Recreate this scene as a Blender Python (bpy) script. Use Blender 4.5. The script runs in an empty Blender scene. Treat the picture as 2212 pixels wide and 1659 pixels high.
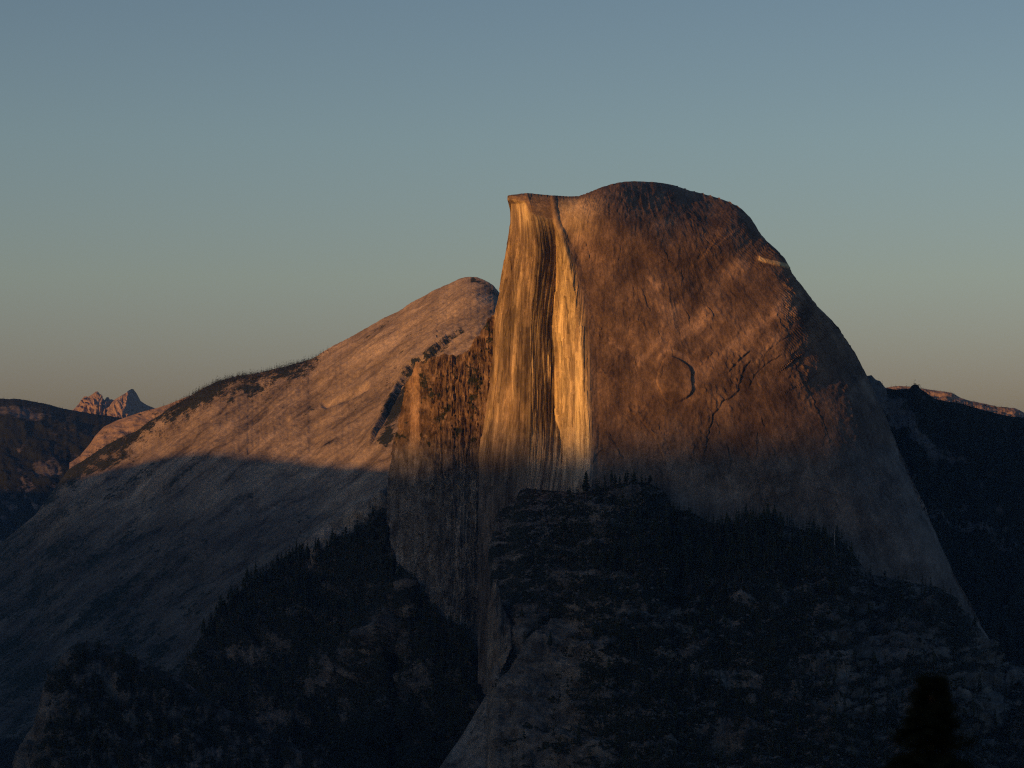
import bpy, math, random
import numpy as np
from mathutils import Vector

# ----------------------------------------------------------------- camera, sky, sun
S = bpy.context.scene
IMG_W, IMG_H = 2212.0, 1659.0            # image size in pixels; all outlines below are in image coordinates
HFOV = math.radians(22.0)
FPX = IMG_W / 2 / math.tan(HFOV / 2)
HORIZON = 1069.0
PITCH = math.atan((HORIZON - IMG_H / 2) / FPX)
cam_d = bpy.data.cameras.new('camera')
cam = bpy.data.objects.new('camera', cam_d)
S.collection.objects.link(cam)
S.camera = cam
cam_d.sensor_width = 36.0
cam_d.lens = 18.0 / math.tan(HFOV / 2)
cam_d.clip_start = 0.5
cam_d.clip_end = 120000.0
cam_d.dof.use_dof = True
cam_d.dof.focus_distance = 4200.0
cam_d.dof.aperture_fstop = 0.9
cam.rotation_euler = (math.pi / 2 + PITCH, 0, 0)

SUN_AZ = math.radians(47.0)              # to the left of straight behind the camera
SUN_EL = math.radians(2.5)
SUN_H = np.array([-math.sin(SUN_AZ), -math.cos(SUN_AZ)])
to_sun = Vector((SUN_H[0] * math.cos(SUN_EL), SUN_H[1] * math.cos(SUN_EL), math.sin(SUN_EL)))

world = bpy.data.worlds.new('World')
S.world = world
world.use_nodes = True
wn = world.node_tree
bg = wn.nodes['Background']
sky = wn.nodes.new('ShaderNodeTexSky')
sky.sky_type = 'NISHITA'
sky.sun_disc = False
sky.sun_elevation = SUN_EL
sky.sun_rotation = math.radians(180) + SUN_AZ
sky.altitude = 2200.0
sky.air_density = 1.0
sky.dust_density = 4.0
sky.ozone_density = 1.0
# grey dusk belt low over the horizon, the same all round
geo = wn.nodes.new('ShaderNodeTexCoord')
sep = wn.nodes.new('ShaderNodeSeparateXYZ')
ramp = wn.nodes.new('ShaderNodeValToRGB')
mul = wn.nodes.new('ShaderNodeMix')
mul.data_type = 'RGBA'
mul.blend_type = 'MULTIPLY'
mul.inputs[0].default_value = 1.0
wn.links.new(geo.outputs['Generated'], sep.inputs[0])
wn.links.new(sep.outputs[2], ramp.inputs[0])
wn.links.new(sky.outputs[0], mul.inputs[6])
wn.links.new(ramp.outputs[0], mul.inputs[7])
wn.links.new(mul.outputs[2], bg.inputs[0])
cr = ramp.color_ramp
cr.elements[0].position = 0.0
cr.elements[0].color = (0.74, 0.70, 1.2, 1)
cr.elements[1].position = 0.60
cr.elements[1].color = (0.42, 0.70, 1.10, 1)
for z_, c_ in ((0.044, (0.88, 0.84, 1.32, 1)), (0.082, (1.00, 1.00, 1.22, 1)), (0.134, (0.99, 1.05, 1.23, 1)), (0.182, (0.92, 0.98, 1.16, 1)), (0.30, (0.74, 0.89, 1.14, 1))):
    cr.elements.new(z_).color = c_
bg.inputs[1].default_value = 0.14

sun_d = bpy.data.lights.new('sun', 'SUN')
sun_d.energy = 4.9
sun_d.angle = math.radians(0.5)
sun_d.color = (1.0, 0.43, 0.095)
sun = bpy.data.objects.new('sun', sun_d)
S.collection.objects.link(sun)
sun.rotation_euler = (-to_sun).to_track_quat('-Z', 'Y').to_euler()
sun.location = (0, 0, 900)

S.view_settings.view_transform = 'Standard'
S.view_settings.look = 'None'
S.view_settings.exposure = 0.0
S.view_settings.gamma = 1.0
S.render.engine = 'CYCLES'
S.cycles.max_bounces = 4
S.cycles.diffuse_bounces = 2
S.cycles.volume_bounces = 0
S.cycles.use_denoising = False          # keep the rock's grain crisp
S.cycles.filter_width = 1.2
S.cycles.use_adaptive_sampling = False   # spend the samples in the shade too

rng = np.random.default_rng(11)
random.seed(11)

# ----------------------------------------------------------------- helpers
CP, SP = math.cos(PITCH), math.sin(PITCH)


def pos(px, py, D):
    """point seen in direction (px, py) at horizontal distance D (metres)"""
    px = np.asarray(px, float); py = np.asarray(py, float); D = np.asarray(D, float)
    rx = (px - IMG_W / 2) / FPX
    rz = -(py - IMG_H / 2) / FPX
    dy = CP - rz * SP
    dz = SP + rz * CP
    return np.stack([rx * D / dy, D + 0 * rx, dz * D / dy], -1)


_perm = np.random.default_rng(5).permutation(512).astype(np.int64)
_perm = np.concatenate([_perm, _perm])
_ga = np.random.default_rng(6).uniform(0, 2 * np.pi, 512)
_gx, _gy = np.cos(_ga), np.sin(_ga)


def perlin(x, y, seed=0):
    x = np.asarray(x, float) + seed * 17.31
    y = np.asarray(y, float) - seed * 9.17
    xi = np.floor(x).astype(np.int64); yi = np.floor(y).astype(np.int64)
    xf = x - xi; yf = y - yi
    u = xf * xf * xf * (xf * (xf * 6 - 15) + 10)
    v = yf * yf * yf * (yf * (yf * 6 - 15) + 10)

    def g(ix, iy, fx, fy):
        h = _perm[(_perm[ix & 511] + iy) & 511]
        return _gx[h] * fx + _gy[h] * fy
    a = g(xi, yi, xf, yf); b = g(xi + 1, yi, xf - 1, yf)
    c = g(xi, yi + 1, xf, yf - 1); d = g(xi + 1, yi + 1, xf - 1, yf - 1)
    return 1.5 * ((a * (1 - u) + b * u) * (1 - v) + (c * (1 - u) + d * u) * v)


def fbm(x, y, seed=0, octv=4, gain=0.5):
    s = 0.0; a = 1.0
    for k in range(octv):
        s = s + a * perlin(x * 2 ** k, y * 2 ** k, seed + k * 3)
        a *= gain
    return s


def ridged(x, y, seed=0, octv=4, gain=0.5):
    s = 0.0; a = 1.0
    for k in range(octv):
        s = s + a * (1 - 2 * np.abs(perlin(x * 2 ** k, y * 2 ** k, seed + k * 3)))
        a *= gain
    return s


def sstep(a, b, x):
    t = np.clip((np.asarray(x, float) - a) / (b - a), 0, 1)
    return t * t * (3 - 2 * t)


def lin(pts):
    pts = sorted(pts)
    X = [p[0] for p in pts]; Y = [p[1] for p in pts]
    return lambda x: np.interp(x, X, Y)


def smooth_lin(pts, w):
    f = lin(pts)
    k = np.linspace(-1, 1, 7)
    return lambda x: sum(f(np.asarray(x, float) + w * q) for q in k) / 7


def polydist(px, py, poly):
    """distance to a polyline, signed (left of travel +), and fraction along it"""
    best = np.full(px.shape, 1e9); sgn = np.ones(px.shape); frac = np.zeros(px.shape)
    P = np.array(poly, float)
    seg = np.hypot(*(P[1:] - P[:-1]).T)
    cum = np.concatenate([[0], np.cumsum(seg)]); tot = cum[-1]
    for i in range(len(P) - 1):
        ax, ay = P[i]; bx, by = P[i + 1]
        dx, dy = bx - ax, by - ay
        t = np.clip(((px - ax) * dx + (py - ay) * dy) / (dx * dx + dy * dy), 0, 1)
        qx = px - ax - t * dx; qy = py - ay - t * dy
        d = np.hypot(qx, qy)
        m = d < best
        best = np.where(m, d, best)
        sgn = np.where(m, np.sign(dx * qy - dy * qx + 1e-9), sgn)
        frac = np.where(m, (cum[i] + t * seg[i]) / tot, frac)
    return best, sgn, frac


def normals(P):
    du = np.gradient(P, axis=0); dv = np.gradient(P, axis=1)
    n = np.cross(du, dv)
    n /= np.linalg.norm(n, axis=-1, keepdims=True) + 1e-12
    # face the camera
    s = np.sign(-(n * P).sum(-1, keepdims=True)); s[s == 0] = 1
    return n * s


def link(o, parent=None):
    S.collection.objects.link(o)
    if parent is not None:
        o.parent = parent
    return o


def grid_mesh(name, P, mat, attrs=None, smooth=True):
    n, m = P.shape[:2]
    idx = np.arange(n * m).reshape(n, m)
    q = np.stack([idx[:-1, :-1], idx[:-1, 1:], idx[1:, 1:], idx[1:, :-1]], -1).reshape(-1, 4)
    me = bpy.data.meshes.new(name)
    me.vertices.add(n * m)
    me.vertices.foreach_set('co', P.reshape(-1).astype(np.float32))
    me.loops.add(q.size)
    me.loops.foreach_set('vertex_index', q.reshape(-1).astype(np.int32))
    me.polygons.add(len(q))
    me.polygons.foreach_set('loop_start', np.arange(0, q.size, 4, dtype=np.int32))
    me.polygons.foreach_set('use_smooth', np.full(len(q), smooth))
    me.update(calc_edges=True)
    if attrs is not None:
        a = me.color_attributes.new('surf', 'FLOAT_COLOR', 'POINT')
        c = np.ones((n * m, 4), np.float32)
        c[:, 3] = 0.0
        for k in range(len(attrs)):
            c[:, k] = attrs[k].reshape(-1)
        a.data.foreach_set('color', c.reshape(-1))
    me.materials.append(mat)
    return bpy.data.objects.new(name, me)


def tri_mesh(name, V, F, mat, smooth=False, mat_idx=None, mats=None):
    me = bpy.data.meshes.new(name)
    V = np.asarray(V, np.float32); F = np.asarray(F, np.int32)
    me.vertices.add(len(V)); me.vertices.foreach_set('co', V.reshape(-1))
    me.loops.add(F.size); me.loops.foreach_set('vertex_index', F.reshape(-1))
    me.polygons.add(len(F))
    me.polygons.foreach_set('loop_start', np.arange(0, F.size, 3, dtype=np.int32))
    me.polygons.foreach_set('use_smooth', np.full(len(F), smooth))
    me.update(calc_edges=True)
    for mt in (mats or [mat]):
        me.materials.append(mt)
    if mat_idx is not None:
        me.polygons.foreach_set('material_index', np.asarray(mat_idx, np.int32))
    return me


# ----------------------------------------------------------------- materials
def nodes(mat):
    mat.use_nodes = True
    nt = mat.node_tree
    nt.nodes.clear()
    out = nt.nodes.new('ShaderNodeOutputMaterial')
    b = nt.nodes.new('ShaderNodeBsdfPrincipled')
    b.inputs['Roughness'].default_value = 0.92
    b.inputs['Specular IOR Level'].default_value = 0.12
    nt.links.new(b.outputs[0], out.inputs[0])
    return nt, b


def rock_material(name, light, dark, veg=(0.022, 0.026, 0.014), rust=(0.24, 0.12, 0.06),
                  scale=0.03, stretch=(1, 1, 1), rot=(0, 0, 0), bump=1.0, fine=0.25, streak=0.0):
    mat = bpy.data.materials.new(name)
    nt, b = nodes(mat)
    N = nt.nodes.new; L = nt.links.new
    tc = N('ShaderNodeTexCoord')
    mp = N('ShaderNodeMapping')
    mp.inputs['Scale'].default_value = stretch
    mp.inputs['Rotation'].default_value = rot
    L(tc.outputs['Object'], mp.inputs[0])

    def noise(sc, det=6, rough=0.6, vec=None):
        n = N('ShaderNodeTexNoise')
        n.inputs['Scale'].default_value = sc
        n.inputs['Detail'].default_value = det
        n.inputs['Roughness'].default_value = rough
        L((vec or mp.outputs[0]), n.inputs['Vector'])
        return n.outputs['Fac']

    def mix(kind, fac, a, c):
        m = N('ShaderNodeMix'); m.data_type = 'RGBA'; m.blend_type = kind
        for s, v in ((m.inputs[0], fac), (m.inputs[6], a), (m.inputs[7], c)):
            if isinstance(v, (int, float)):
                s.default_value = v
            elif isinstance(v, tuple):
                s.default_value = (*v, 1) if len(v) == 3 else v
            else:
                L(v, s)
        return m.outputs[2]

    def remap(v, a, c, lo=0.0, hi=1.0):
        r = N('ShaderNodeMapRange')
        L(v, r.inputs[0])
        r.inputs[1].default_value = a; r.inputs[2].default_value = c
        r.inputs[3].default_value = lo; r.inputs[4].default_value = hi
        return r.outputs[0]

    at = N('ShaderNodeVertexColor'); at.layer_name = 'surf'
    sp = N('ShaderNodeSeparateColor')
    L(at.outputs[0], sp.inputs[0])
    n1 = noise(scale, 8, 0.62)
    n2 = noise(fine, 6, 0.7)
    n4 = noise(fine * 3.1, 3, 0.6)
    n3 = noise(scale * 0.23, 4, 0.55, tc.outputs['Object'])
    col = mix('MIX', remap(n1, 0.36, 0.64), dark, light)
    col = mix('MULTIPLY', 1.0, col, mix('MIX', remap(n2, 0.3, 0.7), (0.72, 0.72, 0.73), (1.16, 1.15, 1.12)))
    col = mix('MULTIPLY', 1.0, col, mix('MIX', remap(n4, 0.3, 0.7), (0.74, 0.74, 0.75), (1.2, 1.19, 1.18)))
    col = mix('MULTIPLY', 1.0, col, mix('MIX', remap(n3, 0.35, 0.65), (0.85, 0.85, 0.87), (1.1, 1.09, 1.06)))
    col = mix('MIX', remap(sp.outputs[2], 0, 1, 0, 0.85), col, rust)
    gm = N('ShaderNodeMix'); gm.data_type = 'RGBA'
    bw = N('ShaderNodeRGBToBW'); L(col, bw.inputs[0])
    gs = N('ShaderNodeVectorMath'); gs.operation = 'SCALE'; gs.inputs[0].default_value = (0.96, 1.0, 1.02)
    L(bw.outputs[0], gs.inputs['Scale'])
    L(at.outputs['Alpha'], gm.inputs[0]); L(col, gm.inputs[6]); L(gs.outputs[0], gm.inputs[7])
    col = gm.outputs[2]
    if streak:
        m2 = N('ShaderNodeMapping')
        m2.inputs['Scale'].default_value = (0.24, 0.24, 0.016)
        L(tc.outputs['Object'], m2.inputs[0])
        s1 = noise(1.0, 7, 0.62, m2.outputs[0])
        m3 = N('ShaderNodeMapping')
        m3.inputs['Scale'].default_value = (0.08, 0.08, 0.007)
        L(tc.outputs['Object'], m3.inputs[0])
        s2 = noise(1.0, 5, 0.6, m3.outputs[0])
        sm = N('ShaderNodeMath'); sm.operation = 'ADD'
        L(s1, sm.inputs[0]); L(s2, sm.inputs[1])
        k = 1 - streak
        col = mix('MULTIPLY', remap(sp.outputs[2], 0, 0.6, 0.22, 1.0), col, mix('MIX', remap(sm.outputs[0], 0.90, 1.07), (k, k * 0.96, k * 0.95), (1.12, 1.12, 1.10)))
    tone = N('ShaderNodeVectorMath'); tone.operation = 'SCALE'
    L(col, tone.inputs[0])
    L(remap(sp.outputs[0], 0, 1, 0, 2), tone.inputs['Scale'])
    add = N('ShaderNodeMath'); add.operation = 'ADD'
    L(sp.outputs[1], add.inputs[0])
    L(remap(n2, 0.25, 0.75, -0.35, 0.35), add.inputs[1])
    col = mix('MIX', remap(add.outputs[0], 0.42, 0.58), tone.outputs[0], veg)
    L(col, b.inputs['Base Color'])
    bp = N('ShaderNodeBump')
    bp.inputs['Strength'].default_value = 0.9
    bp.inputs['Distance'].default_value = bump
    ha = N('ShaderNodeMath'); ha.operation = 'ADD'
    hm = N('ShaderNodeMath'); hm.operation = 'MULTIPLY'; hm.inputs[1].default_value = 3.0
    L(n1, hm.inputs[0]); L(hm.outputs[0], ha.inputs[0]); L(n2, ha.inputs[1])
    L(ha.outputs[0], bp.inputs['Height'])
    L(bp.outputs[0], b.inputs['Normal'])
    return mat


def plain_material(name, c1, c2, scale=0.5, rough=0.9):
    mat = bpy.data.materials.new(name)
    nt, b = nodes(mat)
    N = nt.nodes.new; L = nt.links.new
    tc = N('ShaderNodeTexCoord'); n = N('ShaderNodeTexNoise')
    n.inputs['Scale'].default_value = scale; n.inputs['Detail'].default_value = 5
    L(tc.outputs['Object'], n.inputs['Vector'])
    m = N('ShaderNodeMix'); m.data_type = 'RGBA'
    m.inputs[6].default_value = (*c1, 1); m.inputs[7].default_value = (*c2, 1)
    oi = N('ShaderNodeObjectInfo')
    ad = N('ShaderNodeMath'); ad.operation = 'MULTIPLY_ADD'
    L(oi.outputs['Random'], ad.inputs[0]); ad.inputs[1].default_value = 0.35
    L(n.outputs[0], ad.inputs[2])
    L(ad.outputs[0], m.inputs[0])
    L(m.outputs[2], b.inputs['Base Color'])
    b.inputs['Roughness'].default_value = rough
    return mat


M_DOME = rock_material('dome_granite', (0.252, 0.178, 0.128), (0.135, 0.094, 0.069), scale=0.028,
                       stretch=(1, 1, 0.6), bump=0.6, fine=0.22, rust=(0.41, 0.335, 0.175), streak=0.30)
M_BUTT = rock_material('ledgy_granite', (0.27, 0.225, 0.18), (0.10, 0.082, 0.066), scale=0.05,
                       stretch=(1, 1, 0.5), bump=2.2, fine=0.25, streak=0.3, rust=(0.34, 0.21, 0.105))
M_CREST = rock_material('pale_ridge_granite', (0.335, 0.272, 0.205), (0.215, 0.172, 0.128), scale=0.012,
                        bump=2.5, fine=0.06, stretch=(1, 1, 1))
M_APRON = rock_material('dark_slab_granite', (0.19, 0.172, 0.152), (0.058, 0.054, 0.049), scale=0.02,
                        stretch=(1, 1, 2.0), bump=1.5, fine=0.15, veg=(0.014, 0.017, 0.011))
M_FAR = rock_material('far_granite', (0.35, 0.26, 0.205), (0.22, 0.165, 0.13), scale=0.006, bump=4, fine=0.02)
M_WOODED = rock_material('wooded_slope', (0.16, 0.15, 0.145), (0.09, 0.085, 0.08), scale=0.006, bump=4, fine=0.03,
                         veg=(0.014, 0.018, 0.012))
M_NEEDLE = plain_material('pine_needles', (0.016, 0.022, 0.010), (0.035, 0.042, 0.018), 0.2)
M_FIR = plain_material('fir_needles', (0.006, 0.009, 0.005), (0.014, 0.018, 0.009), 2.0)
M_BARK = plain_material('pine_bark', (0.05, 0.035, 0.025), (0.09, 0.065, 0.05), 1.0)
M_SNAG = plain_material('bare_wood', (0.30, 0.27, 0.24), (0.42, 0.38, 0.34), 1.0)
M_SHRUB = plain_material('shrub_leaves', (0.012, 0.016, 0.008), (0.03, 0.035, 0.016), 0.2)
M_TALUS = plain_material('talus_rock', (0.05, 0.049, 0.048), (0.13, 0.127, 0.124), 0.08)

# ----------------------------------------------------------------- the dome: lines traced in image coordinates
DOME_TOP = [(1034, 1020), (1035, 982), (1042, 942), (1048, 903), (1057, 844), (1063, 800), (1067, 751),
            (1071, 702), (1073, 682), (1081, 633), (1086, 603), (1090, 572), (1097, 525), (1101, 500), (1103.0, 470),
            (1103.5, 440), (1104.2, 425), (1112, 421), (1128, 418), (1141, 417), (1165, 419.5), (1188, 422), (1227, 424.5),
            (1249, 424), (1262, 420), (1274, 415), (1298, 405), (1318, 399), (1335, 395), (1352, 392.6), (1372, 391.5),
            (1409, 393), (1435, 396), (1458, 400), (1491, 410), (1515, 415), (1540, 422.5), (1560, 429), (1579, 437),
            (1592, 444), (1604, 453), (1621, 470), (1631, 485), (1640.5, 502), (1658, 524), (1677, 541), (1692, 556), (1704, 577),
            (1714, 595), (1736, 622), (1765.5, 661.5), (1785, 681), (1797, 692), (1810, 706), (1824, 728), (1846, 759.5),
            (1863.5, 794), (1873, 812), (1890, 851), (1916, 909), (1948.7, 987.5), (1981, 1059), (2001, 1102),
            (2030, 1174), (2063, 1246), (2086, 1286), (2126, 1362), (2150, 1400), (2175, 1450)]
topf = lin(DOME_TOP)
EDGE_A = [(y, x) for x, y in DOME_TOP if x <= 1103.6] + [(1100, 1036), (1300, 1045), (1500, 1030)]
LINE_B = [(417, 1140), (456, 1149), (491, 1158), (547, 1163), (596, 1157), (657, 1150), (706, 1146), (776, 1145),
          (849, 1145), (923, 1144), (984, 1141), (1021, 1139), (1200, 1110), (1500, 1080)]
LINE_C = [(417, 1188), (481, 1196), (515, 1202), (559, 1200), (621, 1198), (670, 1196), (702, 1196), (751, 1199),
          (825, 1199), (898, 1200), (960, 1211), (996, 1215), (1050, 1212), (1500, 1190)]
LINE_F1 = [(417, 1192), (481, 1199), (500, 1207), (530, 1218), (570, 1230), (620, 1238), (678, 1246), (763, 1255),
           (849, 1262), (923, 1269), (996, 1275), (1050, 1272), (1500, 1250)]
LINE_F2 = [(417, 1200), (478, 1207), (507, 1225), (527, 1236), (559, 1252), (600, 1262), (640, 1272), (690, 1284), (760, 1288),
           (850, 1291), (930, 1294), (1000, 1291), (1050, 1287), (1500, 1265)]
fA, fB, fC = smooth_lin(EDGE_A, 5), smooth_lin(LINE_B, 14), smooth_lin(LINE_C, 14)
fF1, fF2 = smooth_lin(LINE_F1, 14), smooth_lin(LINE_F2, 14)
MPP = 0.74                               # metres per image pixel at the dome


def d_corner(py):
    return 4066 + (1050 - py) * MPP * 0.17


def dome_depth(px, py):
    A, B, C, F1, F2 = fA(py), fB(py), fC(py), fF1(py), fF2(py)
    dF1 = d_corner(py)
    dC = dF1 + np.maximum(F1 - C, 4) * MPP * 2.5
    notch = 22 * sstep(455, 560, py) * (1 - 0.75 * sstep(960, 1050, py))
    dB = dC - notch
    dA = dB + np.maximum(B - A, 8) * MPP * 1.75
    dF2 = dF1 + 5
    # wall
    t = (px - A) / np.maximum(B - A, 8)
    w1 = dA + (dB - dA) * t
    t = np.clip((px - B) / np.maximum(C - B, 4), 0, 1)
    w2 = dB + (dC - dB) * t
    t = np.clip((px - C) / np.maximum(F1 - C, 3), 0, 1)
    w3 = dC + (dF1 - dC) * t
    t = np.clip((px - F1) / np.maximum(F2 - F1, 3), 0, 1)
    w4 = dF1 + (dF2 - dF1) * t * t
    # rounded body
    u = px - F2
    w5 = dF2 + u * MPP * 0.10 + np.maximum(u - 160, 0) ** 2 * 0.00036 * MPP
    w5 = w5 + np.maximum(1020 - py, 0) * MPP * 0.16 * sstep(0, 420, u) * (0.6 + 0.4 * sstep(900, 450, py))
    w5 = w5 + np.maximum(540 - py, 0) ** 2 * 0.0030 * sstep(-40, 330, u)
    w5 = w5 - 20 * sstep(0, 130, u) * sstep(600, 490, py)
    D = np.where(px < B, w1, np.where(px < C, w2, np.where(px < F1, w3, np.where(px < F2, w4, w5))))
    return D


def rounding(px, py):
    top = np.array([p for p in DOME_TOP if p[0] >= 1104])
    ss = []
    for a, b2 in zip(top[:-1], top[1:]):
        k = max(2, int(np.hypot(*(b2 - a)) / 4))
        ss.append(a + (b2 - a) * np.linspace(0, 1, k, endpoint=False)[:, None])
    ss = np.concatenate(ss)
    wf = lin([(1104, 16), (1125, 34), (1150, 58), (1249, 62), (1300, 85), (1372, 125), (1435, 160), (1500, 175), (1560, 165), (1621, 125),
              (1680, 62), (1704, 54), (1740, 85), (1765, 120), (1810, 175), (1863, 215), (1916, 190), (2001, 110), (2086, 80), (2175, 60)])
    ww = wf(ss[:, 0])
    full = px
    cols = np.arange(px.shape[0]) if px.shape[0] < 9 else np.unique(np.r_[np.arange(0, px.shape[0], 3), px.shape[0] - 1])
    px = px[cols]; py = py[cols]
    flat = np.stack([px.ravel(), py.ravel()], -1)
    out = np.zeros(len(flat))
    for i in range(0, len(flat), 20000):
        q = flat[i:i + 20000]
        d = np.sqrt(((q[:, None] - ss[None]) ** 2).sum(-1))
        k = d.argmin(1)
        dd = d[np.arange(len(q)), k]; w = ww[k]
        e = np.clip(1 - dd / w, 0, 0.9995)
        out[i:i + 20000] = w * MPP * 1.15 * (1 - np.sqrt(1 - e * e))
    out = out.reshape(px.shape)
    if len(cols) == full.shape[0]:
        return out
    x = np.arange(full.shape[0])
    k = np.clip(np.searchsorted(cols, x, 'right') - 1, 0, len(cols) - 2)
    t = ((x - cols[k]) / (cols[k + 1] - cols[k]))[:, None]
    return out[k] * (1 - t) + out[k + 1] * t


# exfoliation edges and cracks: (polyline, height m, decay units, side)
Z1 = lambda *p: [(1016.5 + x * .2451, 338.8 + y * .2451) for x, y in p]
Z2 = lambda *p: [(1016.5 + x * .2451, 677.7 + y * .2451) for x, y in p]
Z3 = lambda *p: [(1491 + x * .2451, 406.6 + y * .2451) for x, y in p]
Z4 = lambda *p: [(1491 + x * .3269, 745.5 + y * .3269) for x, y in p]
STEPS = [
    (Z1((1005, 730), (1040, 850), (1052, 905)), 4, 14, 1),
    (Z1((1310, 650), (1330, 600), (1420, 590)), 2, 18, 1),
    (Z1((1640, 830), (1700, 900), (1780, 928), (1860, 915)), 6, 18, 1),
    (Z1((1490, 1130), (1520, 1190), (1560, 1300), (1595, 1400)), 6, 22, 1),
    (Z1((1425, 1140), (1440, 1200), (1465, 1290)), 4, 14, 1),
    (Z1((1560, 950), (1580, 1000), (1560, 1100)), 3, 12, 1),
    (Z1((1900, 880), (1960, 960), (2000, 1080)), 4, 16, -1),
    (Z1((1720, 940), (1730, 1060), (1700, 1200)), 3, 12, 1),
    (Z1((1850, 940), (1880, 1060), (1840, 1200)), 3, 12, 1),
    (Z1((2060, 640), (2050, 700), (2120, 790), (2150, 900)), 6, 16, 1),
    (Z1((1560, 330), (1760, 400), (1960, 520), (2060, 620)), 3, 16, -1),
    (Z1((1400, 430), (1500, 470), (1590, 440)), 3, 10, 1),
    (Z2((1120, 420), (1230, 400), (1340, 330)), 3, 14, 1),
    (Z2((1140, 500), (1240, 440), (1350, 425)), 4, 14, 1),
    (Z2((1150, 540), (1200, 490), (1300, 470)), 3, 10, 1),
    (Z2((1400, 500), (1450, 480), (1505, 405)), 3.5, 12, 1),
    (Z2((1220, 640), (1280, 600)), 2.5, 10, 1),
    (Z2((1500, 780), (1560, 740), (1610, 700)), 3, 12, 1),
    (Z2((1340, 830), (1480, 910), (1570, 1020), (1650, 1150), (1690, 1250), (1730, 1390), (1790, 1500)), 8, 26, -1),
    (Z2((1340, 900), (1430, 985), (1520, 1040), (1600, 1120)), 5, 14, -1),
    (Z2((1215, 1040), (1260, 1130), (1310, 1200), (1360, 1290)), 6, 18, 1),
    (Z2((1080, 1330), (1110, 1250), (1180, 1180)), 6, 12, -1),
    (Z2((2000, 480), (2080, 420), (2160, 300)), 3, 16, -1),
    (Z4((400, 30), (330, 100), (265, 165), (240, 200)), 6, 16, 1),
    (Z4((420, 70), (350, 170), (330, 240), (305, 330), (225, 365), (155, 460), (115, 600), (85, 760)), 12, 34, 1),
    (Z4((615, 55), (500, 130), (425, 200), (385, 300)), 7, 18, 1),
    (Z4((680, 90), (740, 220), (800, 320), (835, 420), (890, 560), (940, 720)), 7, 22, 1),
    (Z4((720, 80), (790, 200), (800, 300)), 5, 14, 1),
    (Z4((1010, 180), (1040, 290), (1085, 420), (1105, 560), (1090, 690)), 7, 16, 1),
    (Z4((960, 130), (990, 230), (1040, 380), (1070, 540)), 5, 14, 1),
    (Z4((440, 560), (450, 640), (430, 760)), 4, 14, 1),
    (Z4((240, 640), (270, 760), (250, 880)), 4, 14, 1),
    (Z4((340, 640), (380, 740), (350, 800)), 3, 12, 1),
    (Z4((640, 730), (690, 785), (750, 795)), 5, 14, 1),
    (Z4((470, 800), (560, 830), (610, 860)), 4, 12, 1),
    (Z4((820, 1000), (860, 950), (960, 990), (1080, 1020)), 4, 16, -1),
    (Z4((700, 1090), (760, 1030), (860, 1090)), 5, 20, 1),
    (Z4((380, 990), (440, 960), (500, 1030), (560, 1010)), 4, 16, 1),
    (Z4((560, 1080), (600, 1000), (700, 960)), 4, 16, -1),
    (Z4((1220, 740), (1280, 830), (1330, 900)), 4, 14, 1),
    (Z3((150, 765), (220, 800), (310, 815), (400, 805), (480, 770)), 4, 12, 1),
    (Z3((50, 500), (80, 570), (60, 640)), 4, 12, 1),
    (Z3((220, 400), (200, 460), (280, 540), (250, 600)), 4, 12, 1),
    (Z3((540, 420), (640, 480), (720, 560), (780, 620)), 4, 12, -1),
    (Z3((780, 830), (880, 920), (960, 1010), (1040, 1100), (1110, 1190)), 4, 12, -1),
    (Z3((900, 1280), (780, 1360), (690, 1430), (600, 1560)), 5, 14, 1),
    (Z3((520, 1440), (420, 1520), (340, 1620)), 5, 14, 1),
    (Z3((980, 1290), (990, 1400), (900, 1470), (920, 1540)), 7, 18, 1),
]
# paler rock where sheets have fallen: (line, width, strength)
PALE = [([(1425, 655), (1440, 672), (1466, 662)], 13, 0.55), ([(1562, 590), (1585, 575), (1608, 570)], 12, 0.55),
        ([(1640, 698), (1590, 748), (1525, 790), (1480, 850)], 15, 0.38), ([(1560, 615), (1535, 660), (1500, 710)], 16, 0.32),
        ([(1572, 668), (1560, 690)], 9, 0.4), ([(1415, 492), (1440, 487)], 9, 0.35), ([(1402, 600), (1420, 618)], 6, 0.5),
        ([(1318, 738), (1340, 752)], 6, 0.5), ([(1225, 470), (1262, 455), (1290, 440)], 20, 0.35), ([(1250, 510), (1268, 545), (1290, 560)], 12, 0.3),
        ([(1660, 690), (1680, 680)], 12, 0.3), ([(1480, 560), (1520, 640)], 22, -0.18), ([(1380, 560), (1370, 640)], 26, -0.16),
        ([(1600, 820), (1660, 900)], 30, -0.14), ([(1520, 500), (1560, 480)], 24, -0.14)]
# faces that look left out of the rounded side, with the last sun painted on as a pale tone: (line, drop m)
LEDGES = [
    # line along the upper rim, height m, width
    (Z3((510, 628), (600, 606), (700, 640), (800, 668), (870, 690)), 2.2, 7),
]


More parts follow.
